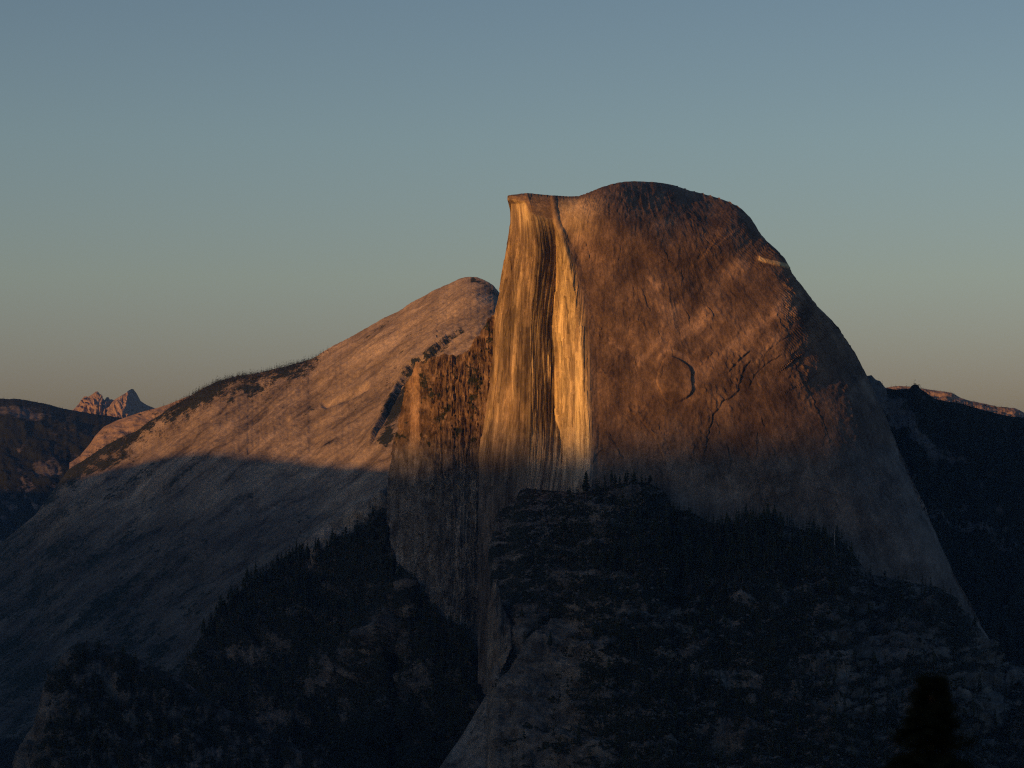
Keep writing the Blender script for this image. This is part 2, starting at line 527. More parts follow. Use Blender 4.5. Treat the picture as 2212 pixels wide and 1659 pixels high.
def build_dome():
    xs = np.concatenate([np.linspace(1034, 1104.4, 130, endpoint=False),
                         np.linspace(1104.4, 1300, 220, endpoint=False),
                         np.linspace(1300, 1900, 540, endpoint=False),
                         np.linspace(1900, 2175, 100)])
    bot = smooth_lin([(1030, 1560), (1085, 1540), (1100, 1500), (1110, 1300), (1140, 1140), (1400, 1130), (1560, 1200), (1800, 1240),
                      (1950, 1330), (2040, 1400), (2100, 1450), (2175, 1520)], 6)
    v = np.linspace(0, 1, 490) ** 1.2
    PX = np.repeat(xs[:, None], len(v), 1)
    T = topf(xs)[:, None]; Bm = bot(xs)[:, None]
    PY = T + (Bm - T) * v[None]
    D = dome_depth(PX, PY) + rounding(PX, PY)
    # undercut pyramid foot left of the base
    P = pos(PX, PY, D)
    n = normals(P)
    A, B, C, F1, F2 = fA(PY), fB(PY), fC(PY), fF1(PY), fF2(PY)
    wall = 1 - sstep(0, 1, (PX - F1 + 6) / np.maximum(F2 - F1, 3))
    body = 1 - wall
    # --- relief of the split wall: tall flakes and corners
    q = np.where(PX < B, (PX - A) / np.maximum(B - A, 8) * 100, 100 + (PX - B) * 1.15)
    hw = 2.0 * fbm(q / 26, PY / 420, 1, 3) + 1.2 * ridged(q / 9, PY / 300, 2, 3)
    wcrack = 0 * PX; blk = 0 * PX
    inr = sstep(-6, 8, PX - B) * sstep(-2, 6, C - PX)
    for sd_, (wx, wy, amp) in enumerate(((9, 150, 3.2), (5.5, 90, 2.2), (14, 230, 3.0))):
        cell = np.floor(q / wx + 0.35 * perlin(q / 30, PY / 40, 33 + sd_))
        hgt = np.floor(PY / wy + 7.31 * np.sin(cell * 12.9898 + sd_ * 4.1))
        rnd = np.mod(np.sin(cell * 78.233 + hgt * 37.719 + sd_) * 43758.5453, 1.0)
        hw += amp * (rnd - 0.5) * (1 - 0.85 * inr)
        blk = blk + 0.6 * (np.mod(rnd * 13.7, 1.0) - 0.5)
        fc = np.abs(q / wx + 0.35 * perlin(q / 30, PY / 40, 33 + sd_) - cell - 0.04)
        wcrack = np.maximum(wcrack, sstep(0.09, 0.03, fc) * (np.mod(rnd * 7.7, 1.0) > 0.62))
    hw += 1.0 * fbm(q / 3, PY / 50, 6, 3)
    hw += inr * (1.8 * sstep(0.0, 0.25, perlin(q / 6, PY / 170, 31)) + 0.4 * ridged(q / 6, PY / 400, 32, 2))
    pil = sstep(1180, 1182.5, PX) * sstep(1190, 1187, PX) * sstep(728, 740, PY) * sstep(850, 800, PY)
    hw += 3 * pil
    # --- relief of the rounded body
    ang = np.arctan2(PX - 1340, PY - 120)
    rad = np.hypot(PX - 1340, PY - 120)
    hb = 5 * fbm(PX / 190, PY / 150, 21, 3) + 0.35 * fbm(ang * 22, rad / 90, 22, 4, 0.6)
    warp = 0.5 * fbm(PX / 60, PY / 60, 25, 2)
    hb += 0.5 * ridged(ang * 30 + warp, rad / 60, 23, 3) * sstep(-0.35, 0.35, fbm(PX / 130, PY / 110, 28, 2))
    hb += 0.55 * fbm(PX / 14, PY / 11, 24, 3)
    hb += 0.6 * ridged(PX / 34 + warp, PY / 30, 26, 3) * sstep(1440, 1700, PX) * sstep(1000, 600, PY)
    rs = np.random.default_rng(3)
    arcs = list(STEPS)
    while len(arcs) < len(STEPS) + 110:
        x, y = rs.uniform(1300, 1900), rs.uniform(430, 1120)
        if y < topf(x) + 14:
            continue
        an = math.atan2(x - 1340, y - 120); L = rs.uniform(10, 46)
        if rs.random() < 0.68:               # joints running down the slope, gently bowed
            ux, uy = math.sin(an), math.cos(an)
            bow = rs.uniform(-0.25, 0.25) * L
            pl = [(x + ux * L * (t - .5) + uy * bow * (1 - 4 * (t - .5) ** 2), y + uy * L * (t - .5) - ux * bow * (1 - 4 * (t - .5) ** 2)) for t in np.linspace(0, 1, 5)]
            arcs.append((pl, rs.uniform(1.2, 4.2), rs.uniform(5, 16), 1 if rs.random() < 0.72 else -1))
        else:                                 # arched sheet edges
            r0 = L * 0.55; a0 = rs.uniform(-2.9, -2.2); a1 = rs.uniform(-0.9, 0.1)
            pl = [(x + r0 * math.cos(t), y + 1.15 * r0 * math.sin(t)) for t in np.linspace(a0, a1, 7)]
            arcs.append((pl, rs.uniform(1.2, 3.6), rs.uniform(5, 14), -1 if rs.random() < 0.6 else 1))
    crack = 0 * PX
    for poly, h, dec, side in arcs:
        a = np.array(poly)
        if a[:, 1].max() < 690 and a[:, 0].min() > 1330:
            h *= 0.5
        m = (PX > a[:, 0].min() - 4 * dec) & (PX < a[:, 0].max() + 4 * dec) & \
            (PY > a[:, 1].min() - 4 * dec) & (PY < a[:, 1].max() + 4 * dec)
        x = PX[m]; y = PY[m]
        x2 = x + 2.5 * perlin(x / 14, y / 14, 51); y2 = y + 2.5 * perlin(x / 14, y / 14, 52)
        d, sg, fr = polydist(x2, y2, poly)
        sd = d * sg * side
        prof = np.where(sd > 0, np.exp(-sd / dec), 0) * sstep(-0.6, 1.0, sd)
        fade = sstep(0, 0.12, fr) * sstep(1, 0.85, fr) * (0.3 + 0.7 * sstep(-0.25, 0.2, perlin(x / 11, y / 11, 53)))
        endd = np.exp(-np.maximum(d - 3 * dec, 0) / 6)
        hb[m] += min(0.42 * h, 1.6 if h < 8 else 2.4) * prof * fade * endd
        crack[m] = np.maximum(crack[m], np.exp(-(d / 1.1) ** 2) * fade * min(1, h / 5))
        hb[m] -= 0.13 * h * np.exp(-(sd / 1.6) ** 2) * fade
    # round flake scar: a sunk plate whose right wall faces the light
    d0 = np.hypot((PX - 1457) / 38, (PY - 822) / 46)
    th = np.arctan2(PY - 822, PX - 1457)
    d0 = d0 * (1 + 0.07 * np.cos(2 * th + 0.6) + 0.05 * np.cos(5 * th))
    side_w = sstep(1.1, -0.3, np.sin(th))          # open towards its foot
    hb += 4.5 * sstep(1.05, 0.97, d0) * sstep(895, 850, PY) * (0.45 + 0.55 * sstep(1420, 1480, PX))
    for poly, h, wd in LEDGES:
        a = np.array(poly)
        m = (PX > a[:, 0].min() - 60) & (PX < a[:, 0].max() + 20) & (PY > a[:, 1].min() - 40) & (PY < a[:, 1].max() + 90)
        d, sg, fr = polydist(PX[m], PY[m], poly)
        sd = d * sg                                   # + below the line
        fade = sstep(0, 0.25, fr)
        hb[m] += 1.5 * h * fr * np.where(sd < 0, np.exp(np.minimum(sd, 0) / 26), 1.0) * sstep(wd + 2, wd - 1, sd) * (fr > 0) * (fr < 1)
    lip = lin([(1100, 424), (1104, 429), (1134, 437), (1146, 459), (1160, 468), (1198, 476), (1215, 470), (1260, 440)])(PX)
    plat = sstep(-3, 5, lip - PY) * sstep(1103, 1108, PX) * sstep(1262, 1235, PX)
    hw = hw * (1 - 0.9 * plat) + plat * 1.2 * fbm(PX / 12, PY / 5, 74, 3)
    hw = hw * (0.5 + 0.5 * sstep(480, 620, PY))
    top_fade = sstep(0, 10, PY - T)
    h = hw * wall * 0.85 + hb * body * (0.35 + 0.65 * top_fade)
    # brow that juts out at the top left corner, with a ragged underside
    brow = sstep(1150, 1108, PX) * sstep(417, 425, PY) * sstep(441, 433, PY)
    P = P + n * h[..., None]
    P = P + brow[..., None] * np.array([-5.5, -10.0, 0.0])
    # --- surface colour: fresh pale wall, dark weathered body, water streaks
    st = fbm(q / 12, PY / 500, 61, 4, 0.6)
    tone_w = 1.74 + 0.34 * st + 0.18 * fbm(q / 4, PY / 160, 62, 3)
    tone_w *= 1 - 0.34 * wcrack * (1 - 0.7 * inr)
    tone_w *= 1 + 0.30 * (sstep(-0.06, 0.10, fbm(q / 15, PY / 62, 58, 4, 0.6)) - 0.5) * sstep(470, 540, PY)
    for poly in ([(1109, 610), (1111, 630), (1110, 660)], [(1103, 662), (1101, 740), (1099, 836)], [(1240, 852), (1239, 885), (1237, 922)], [(1088, 800), (1080, 870)],
                 [(1120, 700), (1117, 790)], [(1222, 640), (1227, 720)], [(1211, 720), (1214, 800)], [(1070, 880), (1064, 940)], [(1128, 840), (1124, 930)]):
        d, _, fr = polydist(PX + 0.8 * perlin(PX / 4, PY / 9, 57), PY, poly)
        tone_w *= 1 - 0.55 * np.exp(-(d / 1.3) ** 2)
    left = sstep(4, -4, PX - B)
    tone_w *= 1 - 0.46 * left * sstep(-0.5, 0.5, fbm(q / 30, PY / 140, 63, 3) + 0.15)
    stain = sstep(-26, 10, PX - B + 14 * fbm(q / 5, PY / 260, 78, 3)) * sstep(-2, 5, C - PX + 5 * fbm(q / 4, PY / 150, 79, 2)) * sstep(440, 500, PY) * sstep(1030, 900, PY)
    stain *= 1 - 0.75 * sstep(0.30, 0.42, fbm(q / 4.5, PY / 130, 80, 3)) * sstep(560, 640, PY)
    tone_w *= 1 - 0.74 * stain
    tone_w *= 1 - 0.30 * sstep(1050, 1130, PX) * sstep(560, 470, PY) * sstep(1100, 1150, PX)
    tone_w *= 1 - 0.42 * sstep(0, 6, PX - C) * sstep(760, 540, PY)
    tone_w *= 1 - 0.24 * left
    tone_w += 0.30 * blk
    tone_w = tone_w * (1 - plat) + plat * (0.95 + 0.25 * fbm(PX / 20, PY / 6, 75, 3))
    bright = np.exp(-((PX - 1137) / 16) ** 2 - ((PY - 470) / 24) ** 2) + np.exp(-((PX - 1122) / 14) ** 2 - ((PY - 447) / 16) ** 2)
    tone_w += 0.6 * bright * (1 - plat)
    tone_w += 0.55 * np.exp(-((PX - 1178) / 9) ** 2 - ((PY - 490) / 13) ** 2) * sstep(0.0, 0.25, perlin(PX / 4, PY / 7, 66))
    streak = fbm(ang * 30, rad / 160, 64, 4, 0.6)
    patch = fbm(PX / 95 + 0.8 * (PY - 700) / 140, PY / 85, 65, 4, 0.55)
    lich = fbm(PX / 44 + 0.5 * (PY - 700) / 90, PY / 60, 76, 5, 0.6)
    tone_b = 0.75 + 0.14 * streak + 0.22 * patch + 0.14 * (sstep(-0.08, 0.10, lich) - 0.5) + 0.12 * (sstep(0.22, 0.34, fbm(PX / 24, PY / 30, 77, 4, 0.6)))
    sweep = sstep(0.15, 0.75, fbm((PX + PY * 0.9) / 60, (PX - PY) / 260, 67, 3) + 0.1) * sstep(1330, 1420, PX) * sstep(560, 640, PY) * sstep(880, 780, PY)
    tone_b += 0.55 * sweep
    for poly, wd, amp in PALE:
        d, _, fr = polydist(PX + 7 * fbm(PX / 18, PY / 18, 69, 3), PY + 7 * fbm(PX / 18, PY / 18, 70, 3), poly)
        tone_b += 1.35 * amp * np.exp(-(d / wd) ** 2)
    saddle = sstep(1180, 1215, PX) * sstep(1330, 1230, PX) * sstep(420, 440, PY) * sstep(545, 480, PY)
    tone_b += 0.8 * saddle
    foot = sstep(960, 1080, PY)
    tone_b *= 1 - 0.16 * crack
    tone_b -= 0.15 * sstep(0.28, 0.40, fbm(ang * 70 + 0.4 * warp, rad / 150, 72, 4, 0.6)) * sstep(-0.2, 0.2, fbm(PX / 100, PY / 120, 73, 2))
    tone_b += 0.05 * foot + 0.22 * sstep(1700, 1900, PX) * sstep(850, 1000, PY)
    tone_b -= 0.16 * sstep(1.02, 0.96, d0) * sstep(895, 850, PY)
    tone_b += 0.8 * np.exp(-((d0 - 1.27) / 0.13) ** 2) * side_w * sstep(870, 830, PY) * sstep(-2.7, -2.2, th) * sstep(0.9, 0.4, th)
    rim = np.exp(-((PX - F2 + 12) / 14.0) ** 2) * sstep(560, 640, PY)
    tone_b += 0.3 * rim
    low = sstep(930, 1090, PY)
    tone_w = tone_w * (1 - 0.36 * low - 0.16 * sstep(1150, 1400, PY))  # wall colour lowered towards the foot to deepen the evening shade
    lit_ledge = 0 * PX
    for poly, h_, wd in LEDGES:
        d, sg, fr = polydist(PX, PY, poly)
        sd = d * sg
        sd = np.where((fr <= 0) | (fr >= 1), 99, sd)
        lit_ledge = np.maximum(lit_ledge, sstep(-1.5, 0.5, sd) * sstep(wd + 1.5, wd - 1, sd) * sstep(0.18, 0.3, fr))  # pale band painted along the ledge as sunlight
    tone_b = tone_b * (1 - 0.55 * lit_ledge) + 1.7 * lit_ledge
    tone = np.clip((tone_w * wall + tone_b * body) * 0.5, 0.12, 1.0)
    pale = wall * (1 - 0.8 * plat) * (1 - 0.50 * left * (1 - 0.8 * np.clip(bright, 0, 1))) * np.clip(0.75 + 0.25 * st, 0, 1) * (1 - 0.85 * low) + body * (0.35 * saddle + 0.6 * lit_ledge)
    veg = 0.0 * PX + 0.33 * sstep(0.35, 0.7, fbm(PX / 16, PY / 14, 68, 3)) * sstep(1000, 1060, PY) * body
    # --- the mass behind the skyline
    rows = []
    for dy, dd in ((130, 700), (30, 260), (5, 70)):
        yy = PY[:, 0] + dy
        rows.append(pos(PX[:, 0] + 0 * yy, yy, D[:, 0] + dd))
    back = np.stack(rows, 1)
    P = np.concatenate([back, P], 1)
    ext = lambda a: np.concatenate([np.repeat(a[:, :1], 3, 1), a], 1)
    grey = np.clip(0.62 * sstep(900, 1040, PY + 40 * fbm(PX / 60, PY / 40, 60, 3)) + 0.3 * sstep(1740, 1850, PX) * sstep(700, 860, PY), 0, 0.7)  # cool grey of the shade put into the lower and right-hand rock colour
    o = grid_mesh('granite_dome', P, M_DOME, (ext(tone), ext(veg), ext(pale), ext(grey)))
    o['kind'] = 'structure'
    o['label'] = 'great granite half dome with a sheer golden split wall and rounded brown shoulder'
    return link(o), dict(PX=PX, PY=PY, P=P[:, 3:], D=D)


# ----------------------------------------------------------------- slopes as columns from skyline to foot
def slope(name, top, bottom, d_top, d_bot, x0, x1, nx, ny, mat, relief, colour, power=1.0, roundw=0.0, back=(900, 260),
          tops=2.0, vpow=1.2, jag=0.0):
    tf = smooth_lin(top, tops); bf = lin(bottom); dt = smooth_lin(d_top, 30); db = smooth_lin(d_bot, 30)
    xs = np.linspace(x0, x1, nx)
    v = np.linspace(0, 1, ny) ** vpow
    PX = np.repeat(xs[:, None], ny, 1)
    T = tf(xs)
    if jag:
        T = T + jag * fbm(xs / 9, xs * 0 + 3.3, 71, 4, 0.6)
    T = T[:, None]; Bm = bf(xs)[:, None]
    PY = T + (Bm - T) * v[None]
    f = v[None] ** power + 0 * PX
    D = dt(xs)[:, None] * (1 - f) + db(xs)[:, None] * f
    if roundw:
        e = np.clip(1 - (PY - T) / roundw, 0, 0.999)
        mpp = D / FPX
        D = D + roundw * mpp * 1.4 * (1 - np.sqrt(1 - e * e))
    P = pos(PX, PY, D)
    n = normals(P)
    h = relief(PX, PY, PY - T)
    P = P + n * h[..., None]
    cc = colour(PX, PY, PY - T)
    tone, veg, rust = cc[:3]
    grey = np.clip((cc[3] if len(cc) > 3 else 0) + 0 * PX, 0, 1)
    z = 0 * PX
    tone = np.clip(tone + z, 0, 1); veg = np.clip(veg + z, 0, 1); rust = np.clip(rust + z, 0, 1)
    rows = []
    for k, s in ((1.0, 1.0), (0.35, 0.3), (0.1, 0.06)):
        rows.append(P[:, 0] + np.stack([0 * xs, back[0] * k + 0 * xs, -back[1] * s + 0 * xs], -1))
    P2 = np.concatenate([np.stack(rows, 1), P], 1)
    ext = lambda a: np.concatenate([np.repeat(a[:, :1], 3, 1), a], 1)
    o = grid_mesh(name, P2, mat, (ext(tone), ext(veg), ext(rust), ext(grey)))
    o['kind'] = 'structure'
    return link(o), dict(PX=PX, PY=PY, P=P, D=D, veg=veg, T=T)


dome, G_DOME = build_dome()

# ledgy buttress that carries the wall on to the left
def butt_relief(px, py, d):
    pil = sstep(885, 893, px) * sstep(918, 908, px)
    h = 3 * fbm(px / 26, py / 60, 81, 4, 0.6) * (1 - 0.7 * pil)
    h += 3.5 * ridged(px / 20, py / 140, 82, 4, 0.6) * (1 - pil) * sstep(1000, 900, py)
    h += 5 * ridged(px / 12, py / 190, 83, 3) * (0.4 + 0.6 * sstep(900, 1000, py))
    for sd_, (wx, wy, amp) in enumerate(((13, 130, 3.4), (7, 60, 1.8), (26, 260, 6.0))):
        cell = np.floor(px / wx + 0.5 * perlin(px / 25, py / 30, 43 + sd_))
        hgt = np.floor(py / wy + 5.31 * np.sin(cell * 12.9898 + sd_ * 4.1) + 0.4 * perlin(px / 20, py / 25, 47 + sd_))
        h += amp * (np.mod(np.sin(cell * 78.233 + hgt * 37.719 + sd_) * 43758.5453, 1.0) - 0.5) * (1 - 0.8 * pil)
    h += 1.5 * fbm(px / 5, py / 9, 85, 3)
    return h * (0.3 + 0.7 * sstep(0, 14, d))


def butt_colour(px, py, d):
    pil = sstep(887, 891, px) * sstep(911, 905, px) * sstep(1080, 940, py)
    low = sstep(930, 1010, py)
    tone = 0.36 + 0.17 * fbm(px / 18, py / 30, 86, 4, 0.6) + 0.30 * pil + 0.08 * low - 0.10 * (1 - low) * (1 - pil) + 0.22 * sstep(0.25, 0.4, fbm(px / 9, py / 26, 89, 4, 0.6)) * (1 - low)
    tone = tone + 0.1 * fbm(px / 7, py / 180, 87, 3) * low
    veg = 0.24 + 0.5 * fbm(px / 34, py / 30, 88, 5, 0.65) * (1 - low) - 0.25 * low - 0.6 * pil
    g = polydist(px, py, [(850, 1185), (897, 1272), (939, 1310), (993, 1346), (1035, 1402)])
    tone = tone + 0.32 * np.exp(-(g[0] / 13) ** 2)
    return tone, veg, 0.5 * (1 - low), 0.62 * sstep(900, 1040, py)  # last value greys the lower rock, painting in the cool shade


BUTT_TOP = [(830, 1200), (838, 1094), (845, 999), (853, 956), (862, 925), (869, 885), (876, 842), (884, 823), (891, 808),
            (896, 792), (899, 782), (910, 780), (922, 778), (936, 771), (948, 768), (962, 765), (975, 767), (988, 768), (1008, 759),
            (1019, 748), (1023, 734), (1036, 726), (1040, 714), (1050, 702), (1055, 686), (1066, 682), (1085, 680)]
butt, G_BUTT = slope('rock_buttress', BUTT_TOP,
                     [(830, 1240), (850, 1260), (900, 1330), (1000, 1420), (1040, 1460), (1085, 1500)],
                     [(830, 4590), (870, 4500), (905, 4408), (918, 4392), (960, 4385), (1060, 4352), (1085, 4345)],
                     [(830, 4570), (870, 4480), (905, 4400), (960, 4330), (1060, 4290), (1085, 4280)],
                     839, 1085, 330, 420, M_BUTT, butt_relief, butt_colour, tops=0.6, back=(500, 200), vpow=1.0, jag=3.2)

# bright long ridge behind
def crest_relief(px, py, d):
    a = (px * 0.80 - py * 0.60); c = (px * 0.60 + py * 0.80)      # a runs down-left with the slabs
    h = 16 * fbm(c / 130, a / 420, 91, 3) + 4.5 * fbm(c / 38, a / 230, 92, 4, 0.6)
    h += 2.8 * ridged(c / 14, a / 150, 93, 3) + 1.2 * fbm(px / 12, py / 9, 94, 3)
    rib = polydist(px, py, [(1012, 702), (970, 742), (925, 778), (890, 795), (862, 830), (838, 880), (815, 930), (790, 980)])
    sd = rib[0] * rib[1]
    h += 24 * np.where(sd > 0, np.exp(-np.abs(sd) / 16), 0) * sstep(-4, 4, sd) * sstep(0, 0.25, rib[2]) * sstep(1, 0.85, rib[2])
    g = polydist(px, py, [(790, 836), (745, 858), (700, 874)])
    h += -12 * np.exp(-(g[0] / 6) ** 2)
    g = polydist(px, py, [(620, 912), (560, 960), (500, 1000)])
    h += -8 * np.exp(-(g[0] / 8) ** 2)
    return h * (0.12 + 0.88 * sstep(0, 60, d))


def crest_colour(px, py, d):
    a = (px * 0.80 - py * 0.60); c = (px * 0.60 + py * 0.80)
    tone = 0 * px + 0.52 + 0.10 * sstep(900, 760, py) + 0.17 * fbm(c / 22, a / 200, 95, 5, 0.65) + 0.09 * fbm(px / 80, py / 60, 96, 3)
    rs = np.random.default_rng(8)
    for _ in range(150):
        x, y = rs.uniform(150, 1070), rs.uniform(620, 1350); L = rs.uniform(12, 80); b_ = rs.uniform(-.15, .15) * L; an = rs.uniform(0.45, 0.85)
        dx, dy = -math.cos(an), math.sin(an)
        pl = [(x + dx * L * t - dy * b_ * t * (1 - t), y + dy * L * t + dx * b_ * t * (1 - t)) for t in (0, .33, .66, 1)]
        m = (px > x - L - 6) & (px < x + 6) & (py > y - 6) & (py < y + L + 6)
        if m.any():
            dd, _, fr = polydist(px[m] + 1.2 * perlin(px[m] / 6, py[m] / 6, 12), py[m], pl)
            tone[m] -= rs.uniform(0.08, 0.26) * np.exp(-(dd / rs.uniform(0.8, 2.2)) ** 2)
    tone = tone - 0.16 * sstep(0.72, 0.97, ridged(c / 18 + 0.3 * perlin(px / 40, py / 40, 90), a / 190, 99, 1))
    veg = 0.18 + 0.24 * fbm(c / 30, a / 120, 97, 4, 0.6)
    tl = lin([(120, 1040), (330, 900), (440, 845), (640, 790), (700, 765)])
    near = py - tl(px)                         # brush and trees along the left crest
    veg += 0.46 * sstep(58, 4, near + 26 * fbm(px / 26, py / 20, 98, 3)) * sstep(745, 640, px)
    g = polydist(px, py, [(905, 800), (880, 835), (858, 870), (842, 905), (836, 950)])
    veg += 0.55 * np.exp(-(g[0] / 17) ** 2)
    g = polydist(px, py, [(1000, 718), (960, 752), (925, 775)])
    veg += 0.35 * np.exp(-(g[0] / 6) ** 2)
    g = polydist(px, py, [(1022, 606), (1045, 615), (1062, 634), (1085, 640)])
    veg += 0.45 * np.exp(-(g[0] / 8) ** 2)
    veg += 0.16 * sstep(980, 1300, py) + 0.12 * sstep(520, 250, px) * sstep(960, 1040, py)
    return tone * (1 - 0.55 * sstep(1010, 1200, py)), veg, 0 * px  # lower slope darkened in colour to deepen the valley shade


CREST_TOP = [(-200, 1300), (0, 1176), (77, 1112), (110, 1068), (122, 1050), (131, 1038), (147, 1015), (183, 993), (229, 962), (261, 944), (294, 930),
             (327, 906), (345, 896), (369, 878), (399, 862), (431, 842), (467, 824), (510, 812), (555, 806), (621, 790), (676, 775),
             (699, 760), (720, 747), (742, 736), (754, 730), (794, 708), (828, 688), (862, 673), (885, 656), (914, 640.5), (942, 625),
             (971, 613), (985, 606), (996, 601), (1014, 598), (1030, 600), (1045, 605), (1057, 611), (1065, 617), (1081, 636), (1110, 660), (1180, 700)]
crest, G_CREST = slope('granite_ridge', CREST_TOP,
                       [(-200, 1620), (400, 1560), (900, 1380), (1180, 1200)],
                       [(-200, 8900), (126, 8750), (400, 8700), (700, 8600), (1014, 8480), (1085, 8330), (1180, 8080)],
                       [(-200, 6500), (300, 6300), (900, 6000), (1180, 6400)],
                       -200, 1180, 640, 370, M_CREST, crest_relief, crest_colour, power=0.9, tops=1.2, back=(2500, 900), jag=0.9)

# hills to the left, the slab spur, and the two far peaks
def hill_relief(px, py, d):
    return (14 * fbm(px / 70, py / 40, 101, 4) + 5 * fbm(px / 18, py / 12, 102, 3)) * sstep(-5, 40, d)


def hill_colour(px, py, d):
    veg = 0.88 + 0.30 * fbm(px / 60, py / 26, 103, 4)
    veg -= 0.62 * np.exp(-((px - 60) / 75) ** 2 - ((py - 898 - 0.1 * (px - 60)) / 13) ** 2)
    veg -= 0.38 * sstep(0.0, 0.5, fbm((px + py) / 90, (py - px) / 40, 104, 3)) * sstep(930, 1000, py)
    return 0.5 + 0.08 * fbm(px / 40, py / 20, 105, 3), veg, 0 * px


hill, G_HILL = slope('wooded_hill', [(-400, 900), (-150, 868), (0, 861), (20, 862), (33, 861), (65, 866), (98, 872), (131, 881), (163, 887), (194, 893), (240, 899),
                                    (275, 905), (330, 915), (460, 940)],
                     [(-400, 1330), (0, 1230), (460, 1100)], [(-400, 11800), (460, 11000)], [(-400, 9600), (460, 9300)],
                     -400, 460, 300, 140, M_WOODED, hill_relief, hill_colour, power=0.8, back=(3000, 500), jag=0.8)

spur_c = lambda px, py, d: (0.5 + 0.08 * fbm(px / 20, py / 10, 107, 3), 0.28 + 0.3 * fbm(px / 18, py / 8, 108, 3) - 0.1, 0 * px)
slab_spur, G_SLAB = slope('granite_spur', [(150, 1000), (172, 985), (195, 958), (205, 942), (224, 922), (250, 909), (275, 900), (290, 895), (305, 890), (320, 886), (340, 881), (362, 874), (400, 858), (460, 840)],
                          [(150, 1030), (460, 1000)], [(150, 9800), (460, 9700)], [(150, 9300), (460, 9100)],
                          150, 460, 240, 90, M_FAR, lambda px, py, d: 8 * fbm(px / 40, py / 20, 106, 4) * sstep(0, 12, d), spur_c, back=(1500, 300))


def peak_relief(px, py, d):
    return (20 * ridged(px / 11, py / 40, 111, 3) + 9 * fbm(px / 5, py / 6, 112, 3)) * (0.05 + 0.95 * sstep(0, 14, d))


pk_c = lambda px, py, d: (0.52 + 0.1 * fbm(px / 8, py / 10, 113, 3), 0.1 + 0.3 * sstep(20, 50, d) + 0.1 * fbm(px / 6, py / 4, 114, 3), 0 * px)
PEAK_L = [(140, 905), (158, 885), (167.6, 877.5), (173.7, 866.7), (181, 856.8), (186, 855.8), (190, 857.5), (193.6, 856), (206, 846.8), (210.5, 845.0),
          (216, 852), (221, 859), (226, 864.5), (230.4, 858), (234, 857.6), (237, 864.2), (240, 862), (246.5, 864.4), (255, 876), (275, 905)]
PEAK_R = [(225, 900), (240, 872), (246.5, 864), (259.5, 856), (273, 848), (275.6, 845), (284, 840), (288, 840.5), (296, 851.4), (299, 857.5),
          (301, 864.4), (316, 874.4), (334.6, 882), (360, 895)]
peak_l, _ = slope('far_peak', PEAK_L, [(140, 925), (275, 925)],
                  [(140, 16400), (175, 16300), (208, 15900), (222, 15850), (238, 15900), (275, 16300)],
                  [(140, 15900), (208, 15300), (275, 15500)], 140, 275, 260, 80, M_FAR, peak_relief, pk_c, tops=0.4, back=(800, 300))
peak_r, _ = slope('far_peak', PEAK_R, [(225, 925), (360, 925)],
                  [(225, 15800), (262, 15500), (274, 15340), (279, 15420), (300, 15900), (334, 16500), (360, 16900)],
                  [(225, 15400), (262, 15100), (274, 14950), (300, 15600), (360, 16500)],
                  225, 360, 260, 80, M_FAR, lambda px, py, d: 0.45 * peak_relief(px, py, d), pk_c, tops=0.4, back=(800, 300))

# right-hand background: wooded ridge in the dome's shadow and the sunlit one behind it
RIDGE_R = [(1780, 790), (1840, 800), (1874, 812), (1882, 810), (1892, 820), (1902, 824), (1913, 838), (1931, 841), (1965, 840), (1969.5, 833), (1975.6, 829.5),
           (1982.7, 831.5), (1988, 840), (2006, 852), (2022, 862), (2047, 867), (2077, 872), (2108, 881), (2138, 889), (2169, 897), (2212, 903), (2400, 940)]


def rr_colour(px, py, d):
    veg = 0.80 + 0.3 * fbm(px / 40, py / 30, 121, 4)
    g = polydist(px, py, [(1900, 850), (1960, 910), (2020, 985)])
    veg -= 0.55 * np.exp(-(g[0] / 22) ** 2)
    g = polydist(px, py, [(1995, 1105), (2100, 1140), (2212, 1185)])
    veg -= 0.48 * np.exp(-(g[0] / 14) ** 2) * sstep(-0.2, 0.3, fbm(px / 12, py / 9, 122, 3))
    veg -= 0.8 * sstep(1920, 1900, px) * sstep(70, 40, d)
    return 0.45 + 0 * px, veg, 0 * px


ridge_r, G_RR = slope('wooded_ridge', RIDGE_R, [(1780, 1620), (2400, 1620)], [(1780, 5000), (2400, 5150)], [(1780, 4300), (2400, 4250)],
                      1780, 2400, 300, 180, M_WOODED, lambda px, py, d: (14 * fbm(px / 50, py / 60, 123, 4) + 3 * fbm(px / 9, py / 9, 124, 3)) * sstep(0, 30, d),
                      rr_colour, power=0.9, tops=0.8, back=(500, 200), jag=0.7)
rl_c = lambda px, py, d: (0.52 + 0.1 * fbm(px / 14, py / 5, 126, 3), 0.22 + 0.38 * fbm(px / 13, py / 5, 127, 4), 0 * px)
ridge_l, G_RL = slope('granite_skyline', [(1860, 845), (1918, 837), (1937, 834), (1963, 834.5), (1988, 839), (2026, 844), (2045, 846), (2057, 849), (2071, 857),
                                       (2087, 863.5), (2128, 872.6), (2159, 879), (2189, 881), (2201, 886), (2212, 891), (2300, 915), (2420, 935)],
                      [(1860, 960), (2420, 1020)], [(1860, 8600), (2420, 8300)], [(1860, 8000), (2420, 7600)], 1860, 2420, 420, 100, M_FAR,
                      lambda px, py, d: 9 * fbm(px / 26, py / 9, 125, 4) * sstep(-3, 12, d), rl_c, tops=1.0, back=(1500, 400), jag=0.6)

